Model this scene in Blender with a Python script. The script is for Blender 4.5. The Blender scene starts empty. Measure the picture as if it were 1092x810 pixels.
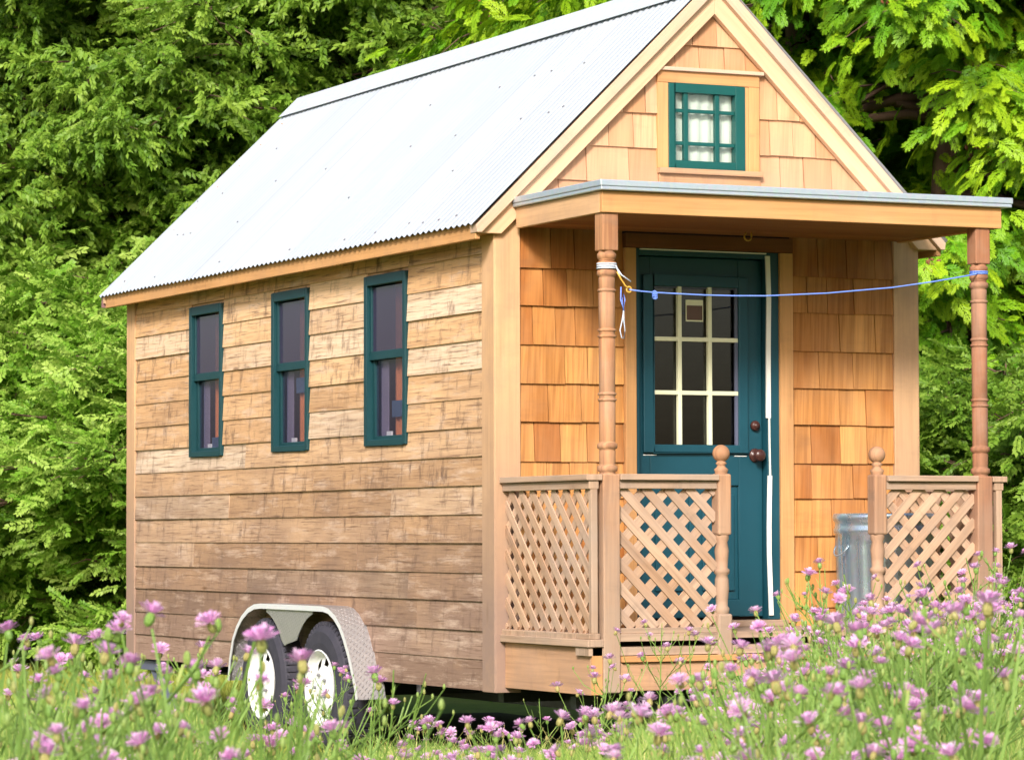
import bpy, math, random
import numpy as np
from mathutils import Vector, Matrix

rnd = random.Random(7)
nr = np.random.default_rng(11)
sc = bpy.context.scene
COL = sc.collection
GZ = -0.40            # ground level (house floor framing bottom is z = 0)
W, L, D = 2.40, 5.474, 0.967   # house width, length, porch depth

# ------------------------------------------------------------------ camera
F_PX = 3705.5
CAM = Vector((-7.0946, -15.2605, 0.7565))
yaw, pitch, roll = -0.43999, 0.04447, -0.002566
fw = Vector((-math.sin(yaw)*math.cos(pitch), math.cos(yaw)*math.cos(pitch), math.sin(pitch)))
rt = Vector((math.cos(yaw), math.sin(yaw), 0)); up = rt.cross(fw)
r2 = rt*math.cos(roll)+up*math.sin(roll); u2 = -rt*math.sin(roll)+up*math.cos(roll)
cd = bpy.data.cameras.new('camera'); cam = bpy.data.objects.new('camera', cd); COL.objects.link(cam)
cam.matrix_world = Matrix(((r2.x, u2.x, -fw.x, CAM.x), (r2.y, u2.y, -fw.y, CAM.y), (r2.z, u2.z, -fw.z, CAM.z), (0, 0, 0, 1)))
cd.sensor_width = 36; cd.lens = F_PX/1092*36; cd.clip_end = 600; cd.clip_start = .1
cd.dof.use_dof = True; cd.dof.focus_distance = 16.6; cd.dof.aperture_fstop = 15
sc.camera = cam

def at(px, py, dist):
    """world point that the camera sees at photograph pixel px,py at a given depth"""
    return CAM + (fw + r2*((px-546)/F_PX) - u2*((py-405)/F_PX))*dist

def ground_at(px, dist):
    p = at(px, 570, dist); return Vector((p.x, p.y, GZ))

# ------------------------------------------------------------------ tagging
def tag(o, label=None, cat=None, group=None, kind=None):
    if label: o['label'] = label
    if cat: o['category'] = cat
    if group: o['group'] = group
    if kind: o['kind'] = kind
    return o

def empty(name, loc=(0, 0, 0)):
    o = bpy.data.objects.new(name, None); COL.objects.link(o); o.location = loc
    o.empty_display_size = .1
    return o

# ------------------------------------------------------------------ mesh builder
class MB:
    def __init__(s): s.v = []; s.f = []; s.uv = []; s.t = []; s.m = []
    def face(s, pts, uvs=None, tint=.5, mi=0):
        b = len(s.v); s.v += [tuple(p) for p in pts]; s.f.append(tuple(range(b, b+len(pts))))
        s.uv += uvs if uvs else [(p[0], p[2]) for p in pts]; s.t.append(tint); s.m.append(mi)
    def shared(s, verts, faces, tint=.5, mi=0, uvs=None):
        b = len(s.v); s.v += [tuple(p) for p in verts]
        for f in faces:
            s.f.append(tuple(i+b for i in f)); s.t.append(tint); s.m.append(mi)
            s.uv += [uvs[i] if uvs else (verts[i][0]+verts[i][1], verts[i][2]) for i in f]
    def hexa(s, c, grain=(1, 0, 0), tint=None, mi=0, off=None):
        """c: 8 corners, order (x0y0z0,x1y0z0,x1y1z0,x0y1z0, same at z1)"""
        if tint is None: tint = rnd.random()
        c = [Vector(p) for p in c]; g = Vector(grain).normalized()
        ou, ov = off or (rnd.random()*40, rnd.random()*40)
        for f in ((0, 3, 2, 1), (4, 5, 6, 7), (0, 1, 5, 4), (1, 2, 6, 5), (2, 3, 7, 6), (3, 0, 4, 7)):
            p = [c[i] for i in f]; n = (p[1]-p[0]).cross(p[2]-p[0])
            if n.length < 1e-12: n = (p[2]-p[0]).cross(p[3]-p[0])
            n.normalize(); w = n.cross(g)
            if w.length < .3: a = Vector((0, 0, 1)) if abs(n.z) < .7 else Vector((1, 0, 0)); w = n.cross(a).normalized(); h = n.cross(w)*.15
            else: w.normalize(); h = g
            s.face(p, [(q.dot(h)+ou, q.dot(w)+ov) for q in p], tint, mi)
    def box(s, x0, x1, y0, y1, z0, z1, g='x', tint=None, mi=0):
        G = {'x': (1, 0, 0), 'y': (0, 1, 0), 'z': (0, 0, 1)}[g]
        s.hexa([(x0, y0, z0), (x1, y0, z0), (x1, y1, z0), (x0, y1, z0), (x0, y0, z1), (x1, y0, z1), (x1, y1, z1), (x0, y1, z1)], G, tint, mi)
    def bar(s, a, b, w, t, nrm, tint=None, mi=0):
        """plank from a to b, width w in plane, thickness t along nrm"""
        a, b, n = Vector(a), Vector(b), Vector(nrm).normalized(); d = (b-a).normalized(); k = n.cross(d)*w/2; m = n*t/2
        s.hexa([a-k-m, b-k-m, b+k-m, a+k-m, a-k+m, b-k+m, b+k+m, a+k+m], d, tint, mi)
    def prism(s, poly, y0, y1, g=(1, 0, 0), tint=None, mi=0, y1f=None):
        """poly in (x,z), front at y0 (or y0 function), back y1"""
        if tint is None: tint = rnd.random()
        f0 = y0 if callable(y0) else (lambda z: y0)
        G = Vector(g).normalized(); ou, ov = rnd.random()*40, rnd.random()*40
        A = [Vector((x, f0(z), z)) for x, z in poly]; B = [Vector((x, y1, z)) for x, z in poly]
        H = G.cross(Vector((0, 1, 0)))
        uvf = lambda p: (p.dot(G)+ou, p.dot(H)+p.y+ov)
        ar = sum(poly[i][0]*poly[(i+1) % len(poly)][1]-poly[(i+1) % len(poly)][0]*poly[i][1] for i in range(len(poly)))
        if ar < 0: A.reverse(); B.reverse()
        s.face(A, [uvf(p) for p in A], tint, mi); s.face(B[::-1], [uvf(p) for p in B[::-1]], tint, mi)
        for i in range(len(A)):
            j = (i+1) % len(A); q = [A[j], A[i], B[i], B[j]]; s.face(q, [uvf(p) for p in q], tint, mi)
    def lathe(s, prof, c, axis='z', n=20, tint=None, mi=0, sx=1, cap=True):
        if tint is None: tint = rnd.random()
        c = Vector(c); vs = []; uv = []; ou = rnd.random()*30
        for r, h in prof:
            for k in range(n):
                a = 2*math.pi*k/n
                if axis == 'z': p = Vector((r*math.cos(a), r*math.sin(a), h))
                elif axis == 'x': p = Vector((h, r*math.cos(a), r*math.sin(a)))
                else: p = Vector((r*math.cos(a), h, r*math.sin(a)))
                vs.append(p+c); uv.append((h+ou, r*math.sin(a)))
        fs = []
        for i in range(len(prof)-1):
            for k in range(n):
                k2 = (k+1) % n
                f = (i*n+k, i*n+k2, (i+1)*n+k2, (i+1)*n+k)
                fs.append(f if axis == 'z' else (f if axis == 'x' else f[::-1]))
        s.shared(vs, fs, tint, mi, uv)
        if cap:
            for i in (0, len(prof)-1):
                if prof[i][0] > 1e-4:
                    ring = [vs[i*n+k] for k in range(n)]
                    s.face(ring if i else ring[::-1], None, tint, mi)
    def tube(s, pts, r, n=6, tint=.5, mi=0):
        pts = [Vector(p) for p in pts]; vs = []
        rr = r if isinstance(r, (list, tuple)) else [r]*len(pts)
        for i, p in enumerate(pts):
            d = (pts[min(i+1, len(pts)-1)]-pts[max(i-1, 0)]); d.normalize()
            a = Vector((0, 0, 1)) if abs(d.z) < .9 else Vector((1, 0, 0))
            e1 = d.cross(a).normalized(); e2 = d.cross(e1)
            for k in range(n):
                t = 2*math.pi*k/n; vs.append(p+(e1*math.cos(t)+e2*math.sin(t))*rr[i])
        fs = [(i*n+k, i*n+(k+1) % n, (i+1)*n+(k+1) % n, (i+1)*n+k) for i in range(len(pts)-1) for k in range(n)]
        fs += [tuple(range(n))[::-1], tuple(range((len(pts)-1)*n, len(pts)*n))]
        s.shared(vs, fs, tint, mi)
    def build(s, name, mats, parent=None, smooth=False, bevel=0):
        me = bpy.data.meshes.new(name); me.from_pydata(s.v, [], s.f)
        uvl = me.uv_layers.new(name='UVMap')
        uvl.data.foreach_set('uv', np.array(s.uv, dtype=np.float32).ravel())
        at_ = me.attributes.new('tint', 'FLOAT', 'FACE'); at_.data.foreach_set('value', np.array(s.t, dtype=np.float32))
        if not isinstance(mats, (list, tuple)): mats = [mats]
        for m in mats: me.materials.append(m)
        me.polygons.foreach_set('material_index', s.m)
        if smooth: me.polygons.foreach_set('use_smooth', [True]*len(s.f))
        o = bpy.data.objects.new(name, me); COL.objects.link(o)
        if parent: o.parent = parent
        if bevel:
            import bmesh
            bm = bmesh.new(); bm.from_mesh(me); bmesh.ops.remove_doubles(bm, verts=bm.verts, dist=1e-5); bm.to_mesh(me); bm.free()
            md = o.modifiers.new('edge', 'BEVEL'); md.width = bevel; md.segments = 2; md.limit_method = 'ANGLE'
        return o

def np_mesh(name, v, f, tint, mats, parent=None, mi=None, smooth=False):
    me = bpy.data.meshes.new(name)
    v = np.asarray(v, np.float32); f = np.asarray(f, np.int32)
    me.vertices.add(len(v)); me.vertices.foreach_set('co', v.ravel())
    me.loops.add(f.size); me.loops.foreach_set('vertex_index', f.ravel())
    me.polygons.add(len(f)); me.polygons.foreach_set('loop_start', np.arange(0, f.size, f.shape[1], dtype=np.int32))
    me.update(calc_edges=True); me.validate()
    a = me.attributes.new('tint', 'FLOAT', 'FACE'); a.data.foreach_set('value', np.asarray(tint, np.float32))
    if not isinstance(mats, (list, tuple)): mats = [mats]
    for m in mats: me.materials.append(m)
    if mi is not None: me.polygons.foreach_set('material_index', np.asarray(mi, np.int32))
    o = bpy.data.objects.new(name, me); COL.objects.link(o)
    if parent: o.parent = parent
    return o

# ------------------------------------------------------------------ materials
class NT:
    def __init__(s, name):
        s.mat = bpy.data.materials.new(name); s.mat.use_nodes = True; s.t = s.mat.node_tree; s.t.nodes.clear()
        s.out = s.n('ShaderNodeOutputMaterial')
    def n(s, typ, **kw):
        nd = s.t.nodes.new(typ)
        for k, v in kw.items():
            if k == 'ins':
                for i, val in v.items():
                    if isinstance(val, bpy.types.NodeSocket): s.t.links.new(val, nd.inputs[i])
                    else: nd.inputs[i].default_value = val
            else: setattr(nd, k, v)
        return nd
    def math(s, op, a, b=0., c=None, clamp=False):
        nd = s.n('ShaderNodeMath', operation=op, use_clamp=clamp, ins={0: a, 1: b}); 
        if c is not None: s.t.links.new(c, nd.inputs[2]) if isinstance(c, bpy.types.NodeSocket) else setattr(nd.inputs[2], 'default_value', c)
        return nd.outputs[0]
    def mix(s, f, a, b, mode='MIX'):
        nd = s.n('ShaderNodeMix', data_type='RGBA', blend_type=mode)
        for i, v in ((0, f), (6, a), (7, b)):
            if isinstance(v, bpy.types.NodeSocket): s.t.links.new(v, nd.inputs[i])
            else: nd.inputs[i].default_value = (*v, 1) if isinstance(v, tuple) and len(v) == 3 else v
        return nd.outputs[2]
    def noise(s, vec, scale, detail=4., rough=.55, dist=0.):
        nd = s.n('ShaderNodeTexNoise', ins={'Vector': vec, 'Scale': scale, 'Detail': detail, 'Roughness': rough, 'Distortion': dist})
        return nd.outputs[0]
    def map(s, vec, sc_):
        return s.n('ShaderNodeMapping', ins={'Vector': vec, 'Scale': sc_}).outputs[0]
    def ramp(s, f, stops, interp='LINEAR'):
        nd = s.n('ShaderNodeValToRGB', ins={0: f}); cr = nd.color_ramp; cr.interpolation = interp
        while len(cr.elements) < len(stops): cr.elements.new(.5)
        for e, (p, c) in zip(cr.elements, stops):
            e.position = p; e.color = (*c, 1) if len(c) == 3 else c
        return nd.outputs[0]
    def step(s, f, a, b):
        nd = s.n('ShaderNodeMapRange', ins={0: f, 1: a, 2: b, 3: 0., 4: 1.}); nd.clamp = True; return nd.outputs[0]
    def done(s, col, rough=.6, metal=0., bump=None, bstr=.3, bdist=.004, spec=.3, **kw):
        b = s.n('ShaderNodeBsdfPrincipled', ins={'Base Color': col if isinstance(col, bpy.types.NodeSocket) else (*col, 1), 'Roughness': rough, 'Metallic': metal, 'Specular IOR Level': spec})
        for k, v in kw.items(): b.inputs[k.replace('_', ' ')].default_value = v
        if bump is not None:
            bn = s.n('ShaderNodeBump', ins={'Height': bump, 'Strength': bstr, 'Distance': bdist}); s.t.links.new(bn.outputs[0], b.inputs['Normal'])
        s.t.links.new(b.outputs[0], s.out.inputs[0]); s.bsdf = b
        return s.mat

def wood(name, c0, c1, grey=(.25, .2, .18), gbase=.0, glow=0., zr=None, blotch=.35, knots=.5, grain=.45, rough=.72):
    """cedar: per-board tint c0..c1, grain, knots, silvery weathering (glow extra towards zr[0] from zr[1])"""
    t = NT(name); uv = t.n('ShaderNodeTexCoord').outputs['UV']; pos = t.n('ShaderNodeNewGeometry').outputs['Position']
    tint = t.n('ShaderNodeAttribute', attribute_name='tint').outputs['Fac']
    g1 = t.noise(t.map(uv, (2.2, 70, 1)), 1., 5., .6, .6)
    g2 = t.noise(t.map(uv, (.9, 16, 1)), 1., 3., .5, 1.2)
    col = t.mix(t.math('MULTIPLY', tint, 1.), c0, c1)
    col = t.mix(t.math('MULTIPLY', t.step(g2, .42, .75), grain), col, tuple(x*.62 for x in c1))
    col = t.mix(t.math('MULTIPLY', t.step(g1, .45, .72), grain*.8), col, tuple(x*.45 for x in c1))
    light = t.noise(t.map(uv, (1.3, 5, 1)), 1., 2.)
    col = t.mix(t.math('MULTIPLY', t.step(light, .5, .8), .45), col, tuple(min(1, x*1.25+.03) for x in c0))
    # weathering
    wn = t.noise(pos, 2.3, 5., .65)
    wf = t.math('MULTIPLY', t.step(wn, .42, .78), gbase*1.4)
    if zr:
        z = t.n('ShaderNodeSeparateXYZ', ins={0: pos}).outputs[2]
        hz = t.step(t.math('ADD', z, t.math('MULTIPLY', t.math('SUBTRACT', wn, .5), 1.1)), zr[1], zr[0])
        wf = t.math('ADD', wf, t.math('MULTIPLY', hz, glow), clamp=True)
    col = t.mix(wf, col, grey)
    if blotch:
        bl = t.noise(t.map(uv, (9, 2.4, 1)), 1., 5., .7)
        b2 = t.noise(t.map(uv, (.8, .5, 1)), 1., 2.)
        m = t.math('MULTIPLY', t.step(bl, .54, .72), t.step(b2, .35, .65))
        col = t.mix(t.math('MULTIPLY', m, blotch), col, tuple(x*.38 for x in grey))
    if knots:
        vo = t.n('ShaderNodeTexVoronoi', feature='F1', ins={'Vector': t.map(uv, (1.6, 5.5, 1)), 'Scale': 1., 'Randomness': 1.})
        k = t.math('SUBTRACT', 1., t.step(vo.outputs['Distance'], .05, .12))
        col = t.mix(t.math('MULTIPLY', k, knots), col, tuple(x*.25 for x in c1))
    hgt = t.math('ADD', t.math('MULTIPLY', g1, .7), t.math('MULTIPLY', g2, .5))
    return t.done(col, rough, bump=hgt, bstr=.35, bdist=.003, spec=.2)

M = {}
t = NT('siding_cedar'); uv = t.n('ShaderNodeTexCoord').outputs['UV']; pos = t.n('ShaderNodeNewGeometry').outputs['Position']
tint = t.n('ShaderNodeAttribute', attribute_name='tint').outputs['Fac']
g1 = t.noise(t.map(uv, (3.5, 95, 1)), 1., 6., .65, .5); g2 = t.noise(t.map(uv, (1.2, 30, 1)), 1., 4., .6, 1.)
col = t.ramp(tint, [(0., (.74, .50, .30)), (.45, (.64, .38, .19)), (.8, (.55, .33, .17)), (1., (.78, .60, .44))])
col = t.mix(t.math('MULTIPLY', t.step(g2, .45, .7), .55), col, (.36, .19, .085))
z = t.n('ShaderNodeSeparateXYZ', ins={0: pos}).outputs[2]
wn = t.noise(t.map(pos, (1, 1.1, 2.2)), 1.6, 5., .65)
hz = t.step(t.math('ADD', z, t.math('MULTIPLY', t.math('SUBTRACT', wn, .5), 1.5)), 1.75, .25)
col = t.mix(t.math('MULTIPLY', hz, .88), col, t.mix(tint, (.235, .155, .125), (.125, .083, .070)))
bw = t.noise(t.map(uv, (2.6, 13, 1)), 1., 6., .7)
col = t.mix(t.math('MULTIPLY', t.step(bw, .52, .70), t.math('SUBTRACT', .62, t.math('MULTIPLY', hz, .05))), col, (.62, .47, .37))
mk = t.noise(t.map(uv, (12, 4.5, 1)), 1., 6., .7); mk2 = t.noise(t.map(uv, (1.1, 2.6, 1)), 1., 3., .6)
col = t.mix(t.math('MULTIPLY', t.math('MULTIPLY', t.step(mk, .52, .66), t.step(mk2, .36, .56)), .8), col, (.105, .064, .05))
col = t.mix(t.math('MULTIPLY', t.step(g1, .53, .66), .75), col, (.13, .075, .05))
vo = t.n('ShaderNodeTexVoronoi', ins={'Vector': t.map(uv, (1.1, 4.3, 1)), 'Scale': 1.}); kn = t.math('SUBTRACT', 1., t.step(vo.outputs['Distance'], .03, .07))
col = t.mix(t.math('MULTIPLY', kn, .7), col, (.12, .055, .025))
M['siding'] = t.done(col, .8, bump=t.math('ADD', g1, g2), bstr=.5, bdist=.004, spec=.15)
M['shingle'] = wood('cedar_shingle', (.68, .34, .105), (.36, .125, .030), (.40, .22, .12), .30, 0, None, .35, 0, .7)
M['gable'] = wood('gable_shingle', (.64, .38, .21), (.47, .23, .10), (.46, .26, .17), .4, .6, (2.4, 2.75), .25, 0, .45)
M['trim'] = wood('trim_cedar', (.62, .38, .205), (.53, .30, .145), (.27, .18, .14), .4, .9, (.3, 1.5), .15, .3, .3)
M['rake'] = wood('rake_cedar', (.68, .45, .28), (.62, .38, .21), (.5, .36, .25), .2, 0, None, .12, .25, .25)
M['rake_edge'] = wood('rake_edge_cedar', (.62, .42, .28), (.58, .38, .25), (.42, .33, .29), .5, 0, None, .25, .2, .3)
M['fascia'] = wood('fascia_cedar', (.58, .31, .125), (.54, .26, .10), (.3, .2, .14), .18, 0, None, .4, .4, .4)
M['header'] = wood('shaded_header_cedar', (.24, .085, .035), (.17, .06, .025), (.12, .06, .04), .2, 0, None, .3, .3, .5)  # dark red-brown header, porch roof shade put into its wood colour
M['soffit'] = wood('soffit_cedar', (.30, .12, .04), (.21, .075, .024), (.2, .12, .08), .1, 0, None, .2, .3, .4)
M['post'] = wood('turned_cedar', (.47, .24, .115), (.30, .12, .06), (.34, .26, .20), .45, .6, (.3, 1.15), .5, .5, .8)
M['rail'] = wood('rail_cedar', (.46, .31, .215), (.38, .245, .16), (.34, .27, .22), .6, 0, None, .6, .5, .75)
M['lattice'] = wood('lattice_cedar', (.54, .355, .235), (.40, .24, .145), (.38, .29, .24), .6, 0, None, .6, .15, .7)
M['skirt'] = wood('skirt_cedar', (.52, .30, .17), (.44, .24, .125), (.3, .2, .16), .45, 0, None, .45, .7, .55)
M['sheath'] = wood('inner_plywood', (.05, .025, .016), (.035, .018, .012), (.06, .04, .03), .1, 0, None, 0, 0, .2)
M['purple'] = wood('stained_end', (.25, .12, .13), (.22, .1, .1), (.2, .14, .14), .3, 0, None, .2, 0, .2)

def paint(name, c, rough=.4, var=.25, chip=None, spec=.4):
    t = NT(name); pos = t.n('ShaderNodeNewGeometry').outputs['Position']
    n = t.noise(pos, 5., 5., .6); f = t.noise(pos, 60., 3.)
    col = t.mix(t.math('MULTIPLY', t.step(n, .35, .75), var), c, tuple(x*.6 for x in c))
    if chip: col = t.mix(t.step(t.noise(pos, 24., 5., .7), .73, .76), col, chip)
    return t.done(col, rough, bump=f, bstr=.08, spec=spec)
M['teal'] = paint('door_teal_paint', (.008, .062, .088), .42, .35, (.05, .12, .14))
M['sash'] = paint('sash_teal_paint', (.005, .043, .052), .42, .35)
M['green'] = paint('attic_teal_paint', (.005, .075, .066), .4, .3)
M['cream'] = paint('cream_muntin_paint', (.74, .74, .52), .5, .1)
M['white'] = paint('white_strip', (.82, .80, .74), .5, .12)
M['bronze'] = paint('bronze_knob', (.06, .022, .018), .28, .3)
M['blackpaint'] = paint('black_frame', (.02, .02, .022), .5, .2)
M['jackpaint'] = paint('slate_steel', (.10, .11, .17), .5, .3)
M['card'] = paint('card_dark', (.13, .075, .06), .6, .2)
M['curtain_brown'] = paint('brown_curtain', (.50, .16, .05), .8, .4)
M['linen'] = paint('linen_curtain', (.50, .55, .47), .9, .08)
M['interior'] = paint('interior_lining', (.05, .03, .025), .8, .2)

t = NT('window_glass')
lw = t.math('ADD', t.math('MULTIPLY', t.math('POWER', t.n('ShaderNodeLayerWeight', ins={'Blend': .5}).outputs['Facing'], 4.), .7), .035)
gl = t.n('ShaderNodeBsdfGlossy', ins={'Color': (1, 1, 1, 1), 'Roughness': .015})
tr = t.n('ShaderNodeBsdfTransparent', ins={'Color': (.97, .98, .98, 1)})
mx = t.n('ShaderNodeMixShader', ins={0: lw, 1: tr.outputs[0], 2: gl.outputs[0]}); t.t.links.new(mx.outputs[0], t.out.inputs[0]); M['glass'] = t.mat
t = NT('screened_glass')   # insect screen behind glass; its purple diffuse paints in reflected sky
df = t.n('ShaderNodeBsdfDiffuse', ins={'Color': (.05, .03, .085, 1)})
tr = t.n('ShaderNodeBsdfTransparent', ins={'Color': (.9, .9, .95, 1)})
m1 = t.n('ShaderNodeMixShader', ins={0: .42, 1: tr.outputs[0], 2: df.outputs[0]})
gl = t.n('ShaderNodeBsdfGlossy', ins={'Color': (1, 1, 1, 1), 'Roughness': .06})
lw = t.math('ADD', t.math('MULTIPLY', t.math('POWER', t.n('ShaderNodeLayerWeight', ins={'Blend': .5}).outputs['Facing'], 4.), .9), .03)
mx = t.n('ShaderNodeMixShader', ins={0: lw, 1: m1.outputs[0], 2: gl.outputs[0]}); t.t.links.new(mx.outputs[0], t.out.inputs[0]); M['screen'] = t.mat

t = NT('sky_tinted_glass')  # lower panes: reflected sky put in as a faint purple diffuse
df = t.n('ShaderNodeBsdfDiffuse', ins={'Color': (.05, .03, .085, 1)})
tr = t.n('ShaderNodeBsdfTransparent', ins={'Color': (.95, .95, 1, 1)})
m1 = t.n('ShaderNodeMixShader', ins={0: .15, 1: tr.outputs[0], 2: df.outputs[0]})
gl = t.n('ShaderNodeBsdfGlossy', ins={'Color': (1, 1, 1, 1), 'Roughness': .03})
lw = t.math('ADD', t.math('MULTIPLY', t.math('POWER', t.n('ShaderNodeLayerWeight', ins={'Blend': .5}).outputs['Facing'], 4.), .5), .03)
mx = t.n('ShaderNodeMixShader', ins={0: lw, 1: m1.outputs[0], 2: gl.outputs[0]}); t.t.links.new(mx.outputs[0], t.out.inputs[0]); M['screen2'] = t.mat
M['bluebar'] = paint('slate_blue_bar', (.05, .10, .17), .6, .2)
M['blind'] = paint('grey_violet_blind', (.20, .17, .23), .8, .2)
def metal(name, c, rough=.4, met=.6, var=.2, stretch=(1, 1, 1), grime=None):
    t = NT(name); pos = t.n('ShaderNodeNewGeometry').outputs['Position']
    n = t.noise(t.map(pos, stretch), 4., 5., .6); sp = t.n('ShaderNodeTexVoronoi', ins={'Vector': pos, 'Scale': 45.}).outputs['Color']
    col = t.mix(t.math('MULTIPLY', t.step(n, .3, .75), var), c, tuple(x*.72 for x in c))
    col = t.mix(.06, col, sp, 'OVERLAY')
    if grime: col = t.mix(t.math('MULTIPLY', t.step(t.noise(t.map(pos, stretch), 9., 6., .7), .6, .8), .5), col, grime)
    return t.done(col, t.n('ShaderNodeMapRange', ins={0: n, 1: .3, 2: .7, 3: rough*.8, 4: rough*1.25}).outputs[0], met)
t = NT('galvanised_roof'); pos = t.n('ShaderNodeNewGeometry').outputs['Position']
y = t.n('ShaderNodeSeparateXYZ', ins={0: pos}).outputs[1]
sh_ = t.n('ShaderNodeTexWhiteNoise', noise_dimensions='1D', ins={'W': t.math('FLOOR', t.math('DIVIDE', y, .66))}).outputs[0]
st_ = t.noise(t.map(pos, (.5, 9, .5)), 1., 6., .7); st2 = t.noise(t.map(pos, (1.2, 2.5, 1.2)), 1., 5., .6)
col = t.mix(sh_, (.515, .55, .59), (.465, .505, .55))
col = t.mix(t.math('MULTIPLY', t.step(st_, .48, .75), .55), col, (.40, .43, .48)); col = t.mix(t.math('MULTIPLY', t.step(st2, .5, .75), .4), col, (.58, .60, .62))
seam = t.math('LESS_THAN', t.math('FRACT', t.math('DIVIDE', y, .66)), .014)
col = t.mix(t.math('MULTIPLY', seam, .3), col, (.2, .22, .25))
M['roof'] = t.done(col, .48, .3)
M['cap'] = metal('ridge_metal', (.54, .575, .615), .45, .15, .2)
M['drip'] = metal('drip_edge', (.55, .62, .68), .42, .6, .3, (2, 2, 2))
M['can'] = metal('galvanised_can', (.50, .60, .70), .28, .8, .35, (3, 3, .6))
M['screw'] = metal('screw_heads', (.22, .22, .24), .6, .4, .2)
M['rim'] = paint('white_rim', (.78, .78, .76), .4, .15, (.35, .22, .14))
t = NT('tread_plate'); pos = t.n('ShaderNodeTexCoord').outputs['UV']
def diamonds(t, pos):
    w = t.n('ShaderNodeSeparateXYZ', ins={0: pos}); u, v = w.outputs[0], w.outputs[1]
    fr = lambda a, b: t.math('PINGPONG', t.math('ADD', t.math('MULTIPLY', a, 1.), b), .0125)
    a = t.math('ADD', u, v); b = t.math('SUBTRACT', u, v)
    pa = t.math('PINGPONG', a, .014); pb = t.math('PINGPONG', b, .026)
    return t.math('MULTIPLY', t.step(pa, .008, .011), t.step(pb, .010, .013))
dm = diamonds(t, pos); n = t.noise(pos, 20., 4.)
M['tread'] = t.done(t.mix(t.math('MULTIPLY', n, .5), (.52, .50, .51), (.36, .34, .36)), .32, .6, bump=dm, bstr=.9, bdist=.004)
M['lip'] = metal('fender_lip', (.74, .74, .75), .4, .3, .15)
t = NT('rubber'); pos = t.n('ShaderNodeNewGeometry').outputs['Position']; n = t.noise(pos, 14., 4.)
M['rubber'] = t.done(t.mix(n, (.028, .028, .04), (.06, .055, .07)), .75, spec=.25, bump=t.noise(pos, 150., 2.), bstr=.15)
t = NT('blue_rope'); pos = t.n('ShaderNodeNewGeometry').outputs['Position']
tw = t.n('ShaderNodeTexWave', ins={'Vector': pos, 'Scale': 60., 'Distortion': 1.})
M['rope'] = t.done(t.mix(tw.outputs[0], (.07, .16, .62), (.22, .34, .80)), .7)
M['whiterope'] = paint('white_cord', (.55, .62, .72), .7, .2)
M['yellow'] = paint('yellow_hook', (.62, .36, .06), .4, .2)

def leafmat(name, c0, c1, c2, trans=.35, rough=.5, spec=.35):
    """c0 old leaf, c1 mid, c2 new growth, by each leaf's own tint"""
    t = NT(name); tint = t.n('ShaderNodeAttribute', attribute_name='tint').outputs['Fac']
    pos = t.n('ShaderNodeNewGeometry').outputs['Position']
    f = t.math('ADD', tint, t.math('MULTIPLY', t.math('SUBTRACT', t.noise(pos, 1.1, 3.), .5), .7), clamp=True)
    col = t.ramp(f, [(0., c0), (.5, c1), (1., c2)])
    b = t.n('ShaderNodeBsdfPrincipled', ins={'Base Color': col, 'Roughness': rough, 'Specular IOR Level': spec})
    tl = t.n('ShaderNodeBsdfTranslucent', ins={'Color': t.mix(.35, col, (.16, .22, .02))})
    mx = t.n('ShaderNodeMixShader', ins={0: trans, 1: b.outputs[0], 2: tl.outputs[0]}); t.t.links.new(mx.outputs[0], t.out.inputs[0])
    return t.mat
M['cedar'] = leafmat('cedar_foliage', (.040, .15, .006), (.125, .34, .008), (.36, .54, .014))
M['broad'] = leafmat('broadleaf_foliage', (.058, .14, .016), (.15, .295, .026), (.29, .44, .055), .45)
M['shrub'] = leafmat('shrub_foliage', (.075, .20, .014), (.19, .39, .030), (.42, .58, .11), .45)
M['dark'] = leafmat('shade_dark_foliage', (.014, .045, .010), (.03, .08, .012), (.06, .13, .015), .25)  # dark leaf colour stands in for deep shade behind the front trees
M['grass'] = leafmat('meadow_grass_blade', (.12, .27, .03), (.37, .52, .10), (.80, .68, .28), .36)
M['lawn'] = leafmat('lawn_blade', (.17, .25, .03), (.30, .35, .05), (.46, .40, .10), .3)
M['stem'] = leafmat('knapweed_stem', (.10, .22, .04), (.24, .38, .08), (.44, .50, .15), .3)
M['bud'] = leafmat('knapweed_bud', (.15, .27, .05), (.24, .33, .08), (.34, .28, .10), .1)
M['petal'] = leafmat('knapweed_petal', (.84, .34, .74), (.92, .53, .85), (.97, .78, .94), .45)
M['weed'] = leafmat('broad_weed_leaf', (.05, .14, .015), (.08, .20, .02), (.14, .27, .03), .35)
M['cone'] = leafmat('cedar_cones', (.20, .07, .03), (.26, .10, .05), (.32, .15, .08), .05)
t = NT('bark'); pos = t.n('ShaderNodeNewGeometry').outputs['Position']; n = t.noise(t.map(pos, (9, 9, 1.5)), 1., 6., .65)
M['bark'] = t.done(t.mix(n, (.06, .035, .025), (.20, .12, .085)), .85, bump=n, bstr=.8, bdist=.02)
t = NT('soil_and_turf'); pos = t.n('ShaderNodeNewGeometry').outputs['Position']
n = t.noise(pos, .8, 5., .6); n2 = t.noise(pos, 14., 5., .7)
col = t.mix(t.step(n, .35, .65), (.085, .14, .022), (.15, .185, .04)); col = t.mix(t.math('MULTIPLY', t.step(n2, .5, .7), .5), col, (.05, .035, .02))
M['ground'] = t.done(col, .9, bump=n2, bstr=.7, bdist=.03)

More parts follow.
